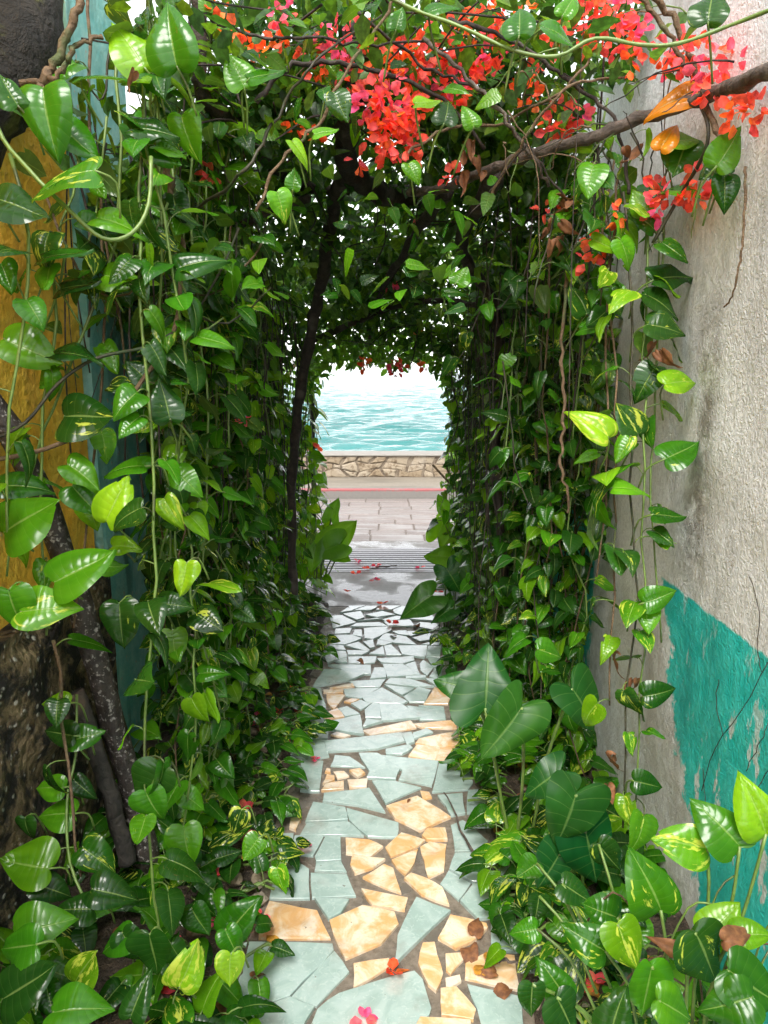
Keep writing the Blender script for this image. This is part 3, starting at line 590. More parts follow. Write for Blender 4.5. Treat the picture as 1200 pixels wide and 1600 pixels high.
for k in range(26):
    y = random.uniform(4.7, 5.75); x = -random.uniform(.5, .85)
    vine(hang(x, y, random.uniform(.6, 1.5), .08), 'brightened pothos vine at the street end of the hedge above the concrete apron', GL3, (.6, -.8), (.08, .12), .075, 85, .004, 1.3, lo=True)  # leaf colour raised, imitating sky light from the open street
# ---- curtain on the stucco-wall side
GR1, GR2 = 'vine strands hiding the far stretch of the stucco wall', 'vine strands of the curtain beside the bare stucco'
for k in range(46):
    y = random.uniform(3.6, 5.5); x = random.uniform(.44, .80) * (1 if y < 4.8 else .97)
    mt = random.choice(['vine_green', 'vine_dark', 'vine_dark']); zb = random.choice([.08, .1, .25, .5])
    vine(hang(x, y, random.uniform(1.5, 2.3), zb, wob=.065), 'lightened pothos vine with ' + which(mt, zb) + ' hiding the far stucco wall', GR1, (-.5, -.85), (.055, .09), .058, 95, .0036, .48, lo=True, mat=mt)  # leaf colour lifted here too, in place of light deep in the tunnel
for k in range(30):
    y = random.uniform(2.72, 3.6); x = random.uniform(.56, .80)
    mt = random.choice(['vine_green', 'vine_dark', 'vine_brown']); zb = random.choice([.1, .12, .3])
    vine(hang(x, y, random.uniform(1.7, 2.5), zb, wob=.055), 'pothos vine with ' + which(mt, zb) + ' where the bare stucco begins', GR2, (-.45, -.9), (.062, .10), .062, 95, .0036, .15, mat=mt)
# ---- the loose strands in front of the bare stucco
for k, (a, b) in enumerate([((985, 300), (985, 1290)), ((1005, 330), (995, 1250)), ((965, 250), (955, 1100)), ((1030, 340), (1020, 1000)), ((945, 280), (940, 900))]):
    z0 = 2.12; pts = [P(a[0] + (b[0] - a[0]) * t + random.uniform(-12, 12), a[1] + (b[1] - a[1]) * t, z0 - .05 * t + .02 * k) for t in (0, .2, .4, .6, .8, 1)]
    vine(pts, 'slim pothos vine on a ' + ['blackish', 'green', 'brown', 'green', 'brown'][k] + ' stem hanging free in front of the bare stucco', 'loose vines in front of the bare stucco', (-.3, -.95), (.07, .108), .13, 95, .0036, .35, var=random.choice([.3, .55, .7]), mat=['vine_dark', 'vine_green', 'vine_brown', 'vine_green', 'vine_brown'][k])
# ---- strands in front of the orange wall
for k, (pp, zc) in enumerate([([(70, 380), (85, 520), (60, 760), (80, 990)], 1.95), ([(145, -20), (150, 200), (160, 480), (150, 700), (110, 980)], 2.1),
                              ([(235, -30), (225, 300), (232, 600), (236, 900), (228, 1120), (240, 1400), (255, 1500)], 1.92), ([(20, 240), (45, 440), (20, 640), (15, 860)], 1.8),
                              ([(190, 60), (175, 350), (120, 560), (60, 700), (10, 900)], 2.0), ([(270, 240), (285, 500), (285, 800), (300, 1100), (290, 1330)], 2.2),
                              ([(85, 1000), (105, 1200), (120, 1370)], 1.95), ([(320, -20), (300, 300), (330, 650), (310, 900)], 2.35), ([(385, -20), (360, 220), (345, 420), (365, 700)], 2.5)]):
    vine([P(x + random.uniform(-8, 8), y, zc) for x, y in pp], ['pothos vine dangling across the orange plaster', 'long green pothos vine hanging in front of the leafy curtain', 'pothos vine dangling across the orange plaster'][1 if pp[0][0] > 200 else 0],
         'vines dangling in front of the orange plaster' if pp[0][0] <= 200 else 'long vines in front of the leafy curtain', (.35, -.95), (.075, .115), .10 if pp[0][0] > 200 else .17, 95, .0045, .3, mat=random.choice(['vine_green', 'vine_green', 'vine_brown']))

for k in range(22):
    a = (random.uniform(60, 420), random.uniform(-30, 420)); b = (a[0] + random.uniform(-170, 190), a[1] + random.uniform(40, 330)); zc = 1.95 + max(0, (min(a[0], b[0]) - 100)) / 320 * .75
    sag = random.uniform(30, 130); pts = [P(a[0] + (b[0] - a[0]) * t, a[1] + (b[1] - a[1]) * t + sag * 4 * t * (1 - t), zc + random.uniform(-.05, .05)) for t in (0, .25, .5, .75, 1)]
    mt = random.choice(['vine_green', 'vine_brown', 'vine_dark'])
    vine(pts, 'pothos vine with ' + which(mt, 9).split()[0] + ' stem looping sideways beneath the blossoms above the turquoise pilaster', 'looping vines above the turquoise pilaster', (.3, -.95), (.065, .11), .07 if a[0] > 220 else .11, 110, .0034, .3, mat=mt)
for k in range(12):
    a = (random.uniform(740, 960), random.uniform(150, 700)); b = (a[0] + random.uniform(-110, 60), a[1] + random.uniform(60, 320)); zc = 2.95 - max(0, (max(a[0], b[0]) - 760)) / 200 * .6
    pts = [P(a[0] + (b[0] - a[0]) * t, a[1] + (b[1] - a[1]) * t + 200 * t * (1 - t), zc + random.uniform(-.05, .05)) for t in (0, .25, .5, .75, 1)]
    if max(q.x for q in pts) > .82: continue
    mt = random.choice(['vine_green', 'vine_brown', 'vine_dark'])
    vine(pts, 'pothos vine with ' + which(mt, 9).split()[0] + ' stem looping sideways over the curtain before the stucco', 'looping vines before the stucco', (-.4, -.9), (.06, .10), .085, 110, .0032, .3, mat=mt)

for k in range(9):
    a = (random.uniform(860, 1030), random.uniform(180, 330)); b = (a[0] + random.uniform(-80, 60), a[1] + random.uniform(100, 260)); zc = random.uniform(2.08, 2.3)
    pts = [P(a[0] + (b[0] - a[0]) * t + random.uniform(-14, 14), a[1] + (b[1] - a[1]) * t, zc) for t in (0, .3, .6, 1)]
    if max(q.x for q in pts) > .80: continue
    vine(pts, 'short leafy pothos vine dangling from the grey branch before the stucco', 'short vines dangling from the grey branch', (-.3, -.95), (.06, .10), .07, 110, .003, .35, mat='vine_dark')
# ---- pothos growing on the ground
def ground_plant(x, y, n, size, label, group, bright=0.1, out=(0, -1), var=None):
    var = random.choice([0, .12, .35, .75])
    label = {0: 'plain green ', .12: 'faintly flecked ', .35: 'lightly marbled ', .75: 'strongly yellow marbled '}[var] + label
    e = empty('pothos_plant', (x, y, .03), label, 'plant', group)
    V, Fc = tube([(-.08, 0, .012), (0, 0, .02), (.05, .04, .025), (.1, .03, .01)], .005, 5); ob('stem', mk('stem', V, Fc, 'vine_green', True), e)
    for i in range(n):
        az = random.uniform(0, 2 * math.pi); d = Vector((math.cos(az) + out[0] * .8, math.sin(az) + out[1] * .8, random.uniform(.0, .5)))
        put_leaf(random.choice(GROUND_LEAF), e, e.location + Vector((random.uniform(-.08, .08), random.uniform(-.08, .08), .015)), d, Vector((random.gauss(0, .3), random.gauss(-.35, .3), 1)), random.uniform(*size), bright, var)
for k in range(30):
    y = random.uniform(1.35, 2.6); x = -random.uniform(.44, .98)
    ground_plant(x, y, random.randint(6, 9), (.075, .115), 'pothos clump on the soil below the orange wall', 'pothos clumps below the orange wall', -.12, (.3, -1))
for k in range(34):
    y = random.uniform(2.5, 5.0); x = -random.uniform(.38, .75)
    ground_plant(x, y, random.randint(6, 9), (.06, .095), 'pothos clump along the hedge side of the path', 'pothos clumps along the hedge', .05, (.6, -.8))
for k in range(46):
    y = random.uniform(1.5, 2.7) if k < 26 else random.uniform(2.0, 3.3); x = random.uniform(.47, .78) if k < 26 else random.uniform(.6, .79)
    ground_plant(x, y, random.randint(6, 9), (.07, .11), 'pothos clump on the soil below the bare stucco', 'pothos clumps below the bare stucco', 0.0, (-.4, -1))
for k in range(28):
    y = random.uniform(2.6, 5.3); x = random.uniform(.38, .75)
    ground_plant(x, y, random.randint(6, 9), (.06, .095), 'pothos clump at the foot of the wall vines', 'pothos clumps along the stucco wall', .05, (-.6, -.8))

for k in range(22):
    ground_plant(-random.uniform(.36, .46), random.uniform(1.75, 4.8), random.randint(3, 5), (.055, .09), 'pothos sprig spilling over the hedge edge of the tiles', 'pothos sprigs on the hedge edge of the path', .1, (.7, -.6))
    ground_plant(random.uniform(.37, .47), random.uniform(1.75, 4.8), random.randint(3, 5), (.055, .09), 'pothos sprig spilling over the wall edge of the tiles', 'pothos sprigs on the wall edge of the path', .1, (-.7, -.6))
# ---- single leaves placed as seen: (px, py, depth, length px, tip angle, lean to viewer, variegation, brightness)
def hero(plant, L, meshes=BLADE, stem_mat='vine_green', node=None, prad=.0028, name='leaf', dim=1.0, tint=None):
    for (px, py, zc, ln, ang, lean, var, br) in L:
        zc = near_wall(px, zc); c = P(px, py, zc); a = R(ang); tip = RIGHT * math.cos(a) + CUP * math.sin(a) + CBACK * random.uniform(-.15, .3)
        nrm = CBACK * lean + Vector((0, 0, 1)) * (1 - lean) + Vector((random.gauss(0, .12), random.gauss(0, .1), 0))
        s = ln * .86 / F * zc; tip.normalize(); b = c - tip * s * .45
        lf = put_leaf(random.choice(meshes), plant, b, tip, nrm, s, br * dim, var, name, color=tint(br) if tint else None)
        nd = node(b) if node else b + Vector((random.uniform(-.05, .05), .06, -.10))
        mid = b.lerp(nd, .5) + Vector((0, 0, .025)) - tip * s * .12
        V, Fc = tube(smooth_path([b + tip * s * .02, mid, nd], 6), prad, 5, plant.location); st_ = ob('leaf_stalk', mk('leaf_stalk', V, Fc, stem_mat, True), lf); st_.matrix_parent_inverse = lf.matrix_basis.inverted()
e = empty('pothos_vine', P(60, 420, 1.9), 'big leaved pothos climbing past the mossy limb above the orange plaster', 'vine')
V, Fc = tube(smooth_path([P(-20, 60, 1.75), P(-5, 195, 1.72), P(45, 265, 1.7), P(105, 325, 1.7), P(160, 372, 1.72), P(205, 365, 1.74), P(232, 320, 1.76), P(236, 245, 1.78)], 28), .005, 7, e.location); ob('stem', mk('stem', V, Fc, 'vine_green', True), e)
hero(e, [(70, 178, 1.72, 125, -82, .75, .1, .3), (100, 268, 1.66, 125, 186, .55, .6, .6), (168, 120, 1.8, 110, 8, .35, 0, .3), (118, 218, 1.8, 90, -42, .7, .1, 0), (12, 140, 1.7, 70, 120, .6, .5, .7), (265, 52, 1.75, 125, 100, .85, .15, .4),
         (205, 70, 1.85, 110, 120, .8, .2, .5), (238, 200, 1.85, 85, 5, .6, .3, .4), (290, 212, 1.9, 80, -80, .75, .5, .4), (250, 238, 1.9, 80, -35, .6, .3, .2), (310, 408, 1.95, 95, 18, .7, .1, .1), (30, 320, 1.75, 110, -15, .5, .2, .5),
         (10, 430, 1.8, 60, -60, .7, 0, .1), (100, 395, 1.85, 95, 10, .45, .2, .1), (185, 345, 1.9, 95, -10, .4, .1, .5), (190, 433, 1.95, 80, -8, .5, .3, 0), (120, 445, 1.9, 80, 10, .5, .1, .1)], node=lambda b: b + Vector((.03, .05, -.09)))
e = empty('pothos_vine', P(120, 700, 1.95), 'broad leaved pothos spreading over the orange plaster above the leaning pole', 'vine')
V, Fc = tube(smooth_path([P(-30, 722, 1.9), P(60, 705, 1.92), P(140, 672, 1.95), P(195, 632, 1.98), P(225, 590, 2.0), P(262, 540, 2.0), P(278, 490, 2.02), P(282, 440, 2.05)], 24), .006, 7, e.location); ob('stem', mk('stem', V, Fc, 'vine_brown', True), e)
V, Fc = tube(smooth_path([P(-20, 690, 1.85), P(40, 660, 1.88), P(90, 600, 1.9), P(150, 560, 1.94), P(230, 542, 1.98), P(270, 520, 2.0)], 20), .0045, 6, e.location); ob('stem', mk('stem', V, Fc, 'vine_dark', True), e)
hero(e, [(45, 548, 1.85, 110, -25, .6, 0, -.1), (112, 548, 1.9, 95, 5, .35, .1, 0), (135, 648, 1.9, 105, 2, .6, .6, .1), (260, 625, 1.95, 82, 100, .9, .3, .1), (217, 580, 2.0, 55, 130, .7, .1, .2), (190, 603, 2.0, 55, -5, .6, .7, .8), (196, 726, 1.95, 85, 175, .4, .1, -.1),
         (182, 782, 1.9, 95, 62, .85, .2, 1.3), (268, 800, 2.0, 65, -60, .7, .7, .9), (42, 806, 1.8, 120, 35, .75, 0, .2), (30, 757, 1.85, 95, 5, .5, 0, .1), (130, 740, 1.9, 75, -30, .5, .2, .4), (128, 888, 1.8, 120, 28, .6, 0, .2),
         (288, 903, 1.9, 62, -95, .8, .3, 1.3), (20, 955, 1.75, 90, -80, .7, .2, .5), (68, 950, 1.75, 100, 10, .5, .6, 1.0), (188, 975, 2.0, 85, -85, .8, .4, .4), (195, 852, 2.05, 55, 5, .6, .5, .5), (130, 780, 1.95, 70, -50, .6, .2, .5), (330, 1050, 2.2, 55, 10, .5, .1, .2), (270, 945, 2.1, 60, -5, .5, .2, .4)],
     node=lambda b: b + Vector((.04, .06, -.06)))
e = empty('pothos_vine', P(150, 1350, 1.95), 'wet pothos with yellow marbling trailing over rubble below the leaning pole', 'vine')
V, Fc = tube(smooth_path([P(120, 1085, 2.1), P(118, 1180, 2.05), P(105, 1250, 2.0), P(110, 1350, 1.95), P(150, 1440, 1.9)], 16), .004, 6, e.location); ob('stem', mk('stem', V, Fc, 'vine_green', True), e)
hero(e, [(237, 1228, 1.9, 85, -118, .85, 0, .5), (90, 1145, 2.0, 72, 172, .6, .2, .5), (133, 1152, 2.0, 66, 12, .6, .1, .5), (84, 1096, 2.05, 56, 175, .55, .1, .4), (75, 1230, 2.0, 62, 180, .6, .2, .4), (130, 1232, 2.02, 55, -40, .7, 0, 0), (88, 1270, 2.0, 70, 175, .6, .1, .3),
         (40, 1296, 2.0, 50, -90, .8, .1, .5), (40, 1352, 1.9, 95, 170, .45, 0, 0), (150, 1340, 1.95, 75, -30, .6, .65, .2), (80, 1390, 1.9, 70, -20, .4, .1, 0), (118, 1420, 1.88, 70, 170, .4, 0, .1), (205, 1482, 1.8, 75, -60, .6, .2, .1), (130, 1512, 1.75, 75, 60, .6, .8, .3),
         (240, 1490, 1.75, 85, -80, .7, .05, 0), (296, 1512, 1.72, 95, 62, .9, .85, .8), (358, 1515, 1.75, 62, -95, .85, .6, 1.2), (370, 1285, 2.1, 52, -110, .8, .7, .6), (392, 1325, 2.05, 48, -130, .8, .5, .3), (376, 1432, 1.9, 85, 55, .7, 0, -.2), (362, 1475, 1.8, 60, -60, .6, .2, 0),
         (437, 1376, 1.98, 50, -75, .75, .6, .7), (175, 1395, 1.85, 85, -10, .5, .4, .1), (60, 1450, 1.75, 100, 15, .4, .1, .2), (40, 1540, 1.6, 110, 30, .5, .0, .1), (120, 1575, 1.6, 100, 10, .4, .1, .4), (215, 1560, 1.65, 80, 70, .6, .1, .2), (180, 1470, 1.8, 70, 200, .5, .1, 0), (310, 1440, 1.95, 60, -60, .6, .2, 0), (25, 1480, 1.65, 90, 190, .5, .1, .2), (300, 1250, 2.2, 50, -30, .6, .2, .1)],
     node=lambda b: Vector((b.x + .03, b.y + .05, max(b.z - .08, .04))))
e = empty('pothos_bush', G(1110, 1640), 'bright yellow green pothos bush with large upright leaves under the turquoise dado', 'plant')
cn = P(1080, 1480, 1.5)
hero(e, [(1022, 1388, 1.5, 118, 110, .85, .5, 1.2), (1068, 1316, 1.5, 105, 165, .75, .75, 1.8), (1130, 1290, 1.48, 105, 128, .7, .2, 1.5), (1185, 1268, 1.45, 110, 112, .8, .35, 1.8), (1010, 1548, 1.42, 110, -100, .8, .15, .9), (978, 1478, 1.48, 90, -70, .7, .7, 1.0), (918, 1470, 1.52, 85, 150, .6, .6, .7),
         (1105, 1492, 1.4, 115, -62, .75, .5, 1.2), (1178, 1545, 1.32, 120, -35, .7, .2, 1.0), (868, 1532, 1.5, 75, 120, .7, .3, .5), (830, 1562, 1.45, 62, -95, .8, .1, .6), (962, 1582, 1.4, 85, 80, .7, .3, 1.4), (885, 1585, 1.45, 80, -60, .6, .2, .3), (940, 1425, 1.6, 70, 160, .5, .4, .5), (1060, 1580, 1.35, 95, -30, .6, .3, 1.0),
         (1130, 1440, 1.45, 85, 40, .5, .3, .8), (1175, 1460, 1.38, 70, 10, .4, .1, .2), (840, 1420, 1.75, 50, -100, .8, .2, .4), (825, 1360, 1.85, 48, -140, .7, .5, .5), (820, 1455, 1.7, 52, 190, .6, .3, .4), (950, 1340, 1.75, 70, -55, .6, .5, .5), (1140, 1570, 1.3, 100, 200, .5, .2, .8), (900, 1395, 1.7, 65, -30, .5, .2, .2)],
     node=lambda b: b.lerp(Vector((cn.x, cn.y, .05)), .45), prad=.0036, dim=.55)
for i, (q, a) in enumerate([((1165, 1462, 1.36, 58), 15), ((1040, 1475, 1.45, 45), 150)]):
    t = RIGHT * math.cos(R(a)) + CUP * math.sin(R(a)); put_leaf(DRYB[i], e, P(*q[:3]) - t * .04, t, CBACK + Vector((0, 0, .6)), q[3] / F * q[2], name='dry_leaf')
for k in range(14):
    a = cn + Vector((random.uniform(-.12, .15), random.uniform(-.1, .1), random.uniform(-.12, .12))); b = a + Vector((random.uniform(-.15, .15), random.uniform(-.1, .1), random.uniform(-.2, .05)))
    V, Fc = tube(smooth_path([a, a.lerp(b, .5) + Vector((0, 0, .06)), b], 6), .0022, 5, e.location); ob('stem', mk('stem', V, Fc, random.choice(['vine_brown', 'vine_green']), True), e)
# high leaves under the branch on the stucco side
e = empty('pothos_vine', P(1090, 300, 2.0), 'pothos spray with orange and yellow leaves hooked over the branch before the stucco', 'vine')
V, Fc = tube(smooth_path([P(1080, 140, 2.0), P(1105, 190, 2.0), P(1100, 240, 2.02), P(1060, 310, 2.05), P(1020, 380, 2.1)], 14), .005, 6, e.location); ob('stem', mk('stem', V, Fc, 'vine_dark', True), e)
hero(e, [(1140, 232, 1.98, 82, 55, .8, .3, .7), (1132, 298, 2.0, 62, -95, .6, .1, -.2), (1065, 245, 2.02, 75, -110, .7, .1, .5), (1070, 215, 2.0, 65, 20, .5, .1, .2), (1000, 315, 2.1, 50, 110, .8, 0, 0), (1010, 345, 2.1, 50, 140, .7, .1, .1), (1115, 265, 2.0, 60, 200, .5, .1, .1),
         (925, 660, 2.05, 88, 138, .75, .75, 1.3), (985, 655, 2.1, 70, 120, .8, .7, .6), (1065, 595, 2.05, 72, 12, .5, .6, .7), (1065, 705, 2.05, 78, 25, .4, .4, .1), (985, 760, 2.05, 75, 5, .4, .1, 1.0), (1045, 805, 2.05, 62, -3, .4, .3, .2), (1030, 935, 2.0, 62, 20, .8, .1, -.1), (1035, 470, 2.08, 75, -25, .4, .3, .9), (1040, 510, 2.05, 70, -10, .6, .5, .9), (910, 468, 2.2, 60, 110, .85, .6, .6), (1050, 430, 2.1, 80, 15, .5, .1, .1), (1030, 1085, 2.0, 62, 10, .8, .3, 0), (1012, 1225, 2.0, 55, -10, .8, .3, 0), (860, 1020, 2.3, 55, -15, .6, .4, .5)])
for (q, ln, a) in [((1062, 150, 1.95), 92, 188), ((1045, 210, 2.0), 58, 60)]:
    t = RIGHT * math.cos(R(a)) + CUP * math.sin(R(a)); s = ln / F * q[2]
    o = put_leaf(BLADE[8], e, P(*q) - t * s * .45, t, CBACK * .6 + Vector((0, 0, .5)), s, name='leaf', color=(.50, .20, .012, .35)); o['label'] = 'orange leaf'
# top leaves
e = empty('pothos_vine', P(850, 80, 1.7), 'thick green pothos stem with hanging leaves stretched below the red blossoms', 'vine')
V, Fc = tube(smooth_path([P(560, -30, 1.75), P(640, 12, 1.72), P(720, 42, 1.7), P(800, 78, 1.68), P(870, 88, 1.66), P(930, 60, 1.65), P(1000, 70, 1.64), P(1060, 68, 1.62), P(1140, 40, 1.6), P(1230, 5, 1.58)], 36), [.0045 + .0007 * math.sin(i * 2.1) for i in range(37)], 8, e.location); ob('stem', mk('stem', V, Fc, 'vine_green', True), e)
hero(e, [(812, 28, 1.66, 78, 88, .9, .1, .6), (875, 48, 1.68, 70, -10, .5, .2, .2), (890, 5, 1.7, 60, 60, .8, .1, .3), (1110, 5, 1.62, 85, 80, .8, .4, .6), (700, 172, 1.9, 62, 75, .9, .1, .7), (668, 158, 1.9, 50, 5, .5, .4, 1.0), (735, 180, 1.9, 45, 110, .8, .3, .8), (622, 28, 1.9, 45, 80, .8, .1, .3), (415, 115, 1.95, 70, 20, .5, .1, .6), (372, 110, 1.95, 70, 110, .8, .2, .8),
         (530, 165, 1.95, 62, -70, .8, .4, .9), (508, 205, 1.95, 45, 10, .5, .5, 1.0), (440, 320, 1.95, 55, -70, .85, .7, .8), (470, 235, 1.95, 55, -50, .4, .3, .9), (690, 10, 1.72, 60, 20, .6, .1, .5), (720, 430, 2.4, 40, 60, .85, .1, .6), (710, 455, 2.4, 45, 5, .5, .1, .4), (645, 268, 2.1, 42, -65, .8, .5, .8), (460, 280, 2.0, 40, 80, .8, .4, .5)])

# ---- elephant ears
def taro(name, base, label, L):
    e = empty('elephant_ear', base, label, 'plant', None)
    hero(e, L, TBLADE, 'vine_green', node=lambda b: Vector((base.x + (b.x - base.x) * .25 + random.uniform(-.02, .02), base.y + (b.y - base.y) * .25, base.z + .02)), prad=.0055, tint=lambda br: (.020 * (1 + br * 2.2), .095 * (1 + br), .012, 0) if br < .6 else (.10 * br ** .5, .26 * br ** .3, .014, 0))  # the brightest leaves get a yellow-green tint that imitates light from behind
taro('a', G(815, 1330), 'elephant ear plant with a broad heart leaf overhanging the tiles under the stucco wall', [(790, 1142, 2.28, 120, -128, .8, 0, .15), (762, 1062, 2.4, 118, 84, .6, 0, -.2), (915, 1105, 2.35, 95, -55, .75, 0, -.1), (716, 1070, 2.45, 75, 160, .6, 0, -.1)])
taro('b', G(905, 1420), 'elephant ear plant with drooping dark pointed leaves below the loose vines', [(888, 1282, 2.0, 115, -106, .85, 0, -.1), (925, 1338, 2.05, 115, -75, .8, 0, -.35), (850, 1220, 2.2, 80, -150, .5, 0, -.2), (860, 1360, 2.05, 80, -120, .7, 0, -.3)])
taro('c', G(500, 905), 'elephant ear plant with pale leaves tinted as backlit beside the drain', [(532, 832, 4.95, 66, 42, .7, 0, 1.6), (510, 858, 4.9, 60, 200, .6, 0, 1.0), (520, 795, 5.1, 40, 80, .5, 0, .8), (490, 870, 4.9, 50, -100, .7, 0, .9), (535, 870, 5.0, 30, -20, .7, 0, 1.0)])
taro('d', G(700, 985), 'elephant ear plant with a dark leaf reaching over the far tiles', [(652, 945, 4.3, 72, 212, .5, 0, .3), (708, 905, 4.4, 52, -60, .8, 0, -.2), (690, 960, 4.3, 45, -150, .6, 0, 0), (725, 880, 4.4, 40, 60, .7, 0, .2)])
taro('e', G(705, 905), 'elephant ear plant with torn leaves tinted as backlit at the wall end by the street', [(690, 822, 5.2, 48, 70, .7, 0, 1.6), (702, 828, 5.3, 45, -10, .6, 0, 1.5), (688, 868, 5.1, 50, 170, .6, 0, 1.0), (715, 850, 5.2, 45, 110, .7, 0, 1.1), (690, 785, 5.3, 30, 110, .6, 0, .8)])

# ------------------------------------------------------------------ bougainvillea over the path
CAN = Vector((0, 3, 2.3))
bo = empty('bougainvillea', (.5, 4.4, 0), 'old bougainvillea arching over the path with red and orange blossoms', 'plant')
def branch(pts, r0, r1, mat, n=None, name='branch', parent=bo, wob=.006, sides=8):
    n = n or max(8, int(len(pts) * 6)); q = smooth_path(pts, n, wob)
    V, Fc = tube(q, [(r0 + (r1 - r0) * i / n) * (1 + .12 * math.sin(i * 1.7)) for i in range(n + 1)], sides, parent.location, .10); return ob(name, mk(name, V, Fc, mat, True), parent)
branch([P(1260, 85, 1.95), P(1190, 118, 1.97), P(1100, 152, 2.0), P(1000, 185, 2.04), P(930, 212, 2.1), P(850, 235, 2.2), P(770, 262, 2.35), P(700, 292, 2.6), P(640, 300, 2.9)], .019, .016, 'bark_grey', 50)
branch([P(770, 275, 2.4), P(745, 330, 2.7), P(720, 375, 3.1), P(735, 420, 3.4), P(770, 470, 3.5), P(782, 560, 3.5), P(775, 700, 3.5), P(790, 950, 3.5)], .03, .02, 'bark_dark', 40, 'trunk')
branch([P(552, -40, 2.5), P(550, 60, 2.5), P(556, 110, 2.5), P(548, 160, 2.55), P(540, 210, 2.7), P(545, 260, 3.0), P(590, 300, 3.3), P(660, 310, 3.5)], .030, .05, 'bark_dark', 40)
branch([P(545, 250, 3.0), P(520, 330, 3.4), P(500, 450, 3.8), P(478, 560, 4.0), P(462, 680, 4.05), P(455, 800, 4.05), P(460, 930, 4.05)], .034, .022, 'bark_dark', 40, 'trunk')
branch([P(310, -40, 2.2), P(312, 90, 2.25), P(320, 150, 2.3), P(360, 190, 2.5), P(400, 240, 2.9), P(470, 290, 3.3), P(545, 300, 3.4)], .022, .024, 'bark_dark', 36)
branch([P(480, 310, 3.2), P(420, 330, 3.0), P(340, 370, 2.9)], .02, .012, 'bark_dark')
branch([P(470, 540, 5.0), P(540, 510, 4.6), P(610, 480, 4.4), P(690, 470, 4.2), P(760, 480, 3.9)], .02, .016, 'bark_dark', 24)
branch([P(700, 300, 2.7), P(640, 380, 3.4), P(585, 480, 4.4), P(575, 540, 5.0)], .024, .012, 'bark_dark', 24)
branch([P(660, 60, 2.0), P(740, 130, 2.05), P(800, 200, 2.1), P(860, 290, 2.2)], .006, .005, 'bark_grey')
branch([P(400, 160, 2.2), P(450, 105, 2.2), P(520, 98, 2.2), P(600, 115, 2.2), P(690, 155, 2.25), P(760, 230, 2.3)], .0085, .006, 'bark_dark', 26)
branch([P(400, 330, 2.0), P(440, 250, 2.0), P(500, 190, 2.0), P(540, 110, 2.0), P(600, 30, 2.0), P(625, -30, 2.0)], .0045, .004, 'vine_brown')
branch([P(1000, -20, 1.85), P(1050, 30, 1.88), P(1080, 90, 1.9), P(1100, 160, 1.95), P(1130, 220, 2.0)], .008, .007, 'vine_brown')
branch([P(985, -20, 1.85), P(1040, 45, 1.88), P(1075, 120, 1.92)], .006, .006, 'vine_brown')
branch([P(700, 30, 2.0), P(790, 60, 2.0), P(880, 120, 2.05), P(960, 190, 2.1), P(985, 300, 2.1)], .006, .005, 'bark_dark')
branch([P(60, 140, 1.9), P(90, 90, 1.9), P(118, 30, 1.9), P(130, -40, 1.9)], .012, .010, 'vine_brown')
branch([P(30, 130, 1.9), P(80, 125, 1.9), P(108, 95, 1.9), P(118, 70, 1.92), P(160, 60, 1.95)], .008, .006, 'vine_brown')
branch([P(262, 260, 2.05), P(272, 320, 2.05), P(285, 390, 2.06)], .010, .008, 'vine_brown')
branch([P(1165, 260, 2.0), P(1163, 340, 2.0), P(1158, 400, 2.0), P(1145, 460, 2.0), P(1132, 480, 1.98)], .0034, .0018, 'vine_brown', wob=.002)
branch([P(885, 420, 2.3), P(878, 560, 2.3), P(882, 650, 2.3), P(876, 720, 2.3), P(890, 800, 2.3)], .0055, .004, 'vine_brown')
for (q) in [[(300, 330), (380, 270), (440, 170), (500, 90), (600, 20)], [(330, 30), (420, 60), (470, 55), (560, 70), (690, 60)], [(620, 250), (700, 200), (790, 190), (900, 120), (960, 20)], [(760, 320), (830, 200), (900, 130), (990, 120)], [(560, 20), (660, 100), (760, 150), (830, 240), (900, 330)]]:
    branch([P(x, y, random.uniform(2.0, 2.3)) for x, y in q], .005, .003, random.choice(['bark_dark', 'vine_dark', 'vine_brown']))

for k in range(34):
    a = Vector(P(random.uniform(760, 1150), random.uniform(-30, 260), random.uniform(1.95, 2.2))); b = a + Vector((random.uniform(-.28, .12), random.uniform(-.05, .15), random.uniform(-.42, .1)))
    if a.x > .82 or b.x > .82: continue
    branch([a, a.lerp(b, .4) + Vector((random.uniform(-.04, .04), 0, .03)), b], .0026, .0012, random.choice(['bark_dark', 'vine_dark', 'vine_brown', 'vine_green']), 10, 'twig', wob=.004, sides=5)
def scatter(n, fpos, size, tmpl='leaf', up=.7):
    """many small folded leaves in one mesh"""
    T = np.array([(0, 0, 0), (.30, .32, .06), (.22, .70, .03), (0, 1, -.08), (-.22, .70, .03), (-.30, .32, .06), (0, .5, -.04)]) if tmpl == 'leaf' else np.array([(0, 0, 0), (.42, .35, .16), (.30, .8, .10), (0, 1.05, .02), (-.30, .8, .10), (-.42, .35, .16), (0, .5, -.06)])
    Fq = [(0, 1, 2, 6), (6, 2, 3), (6, 3, 4), (0, 6, 4, 5)]
    Vs, Fs = [], []
    for i in range(n):
        p, d, nr = fpos(); s = random.uniform(*size); M = np.array(frame(Vector(d), Vector(nr))) ; v = (T * s) @ M.T + np.array(p); b = len(Vs)
        Vs.extend(v.tolist()); Fs.extend([tuple(b + k for k in f) for f in Fq])
    return Vs, Fs
def rdir(): 
    v = Vector((random.gauss(0, 1), random.gauss(0, 1), random.gauss(0, 1))); return v.normalized()
def roof(y): return float(np.interp(y, [1.7, 2.4, 3.2, 4.2, 5.0, 5.9], [2.50, 2.48, 2.36, 2.05, 1.80, 1.72]))
clumps = [(random.uniform(-1.15, .85), random.uniform(2.1, 5.25), random.random()) for _ in range(400)]
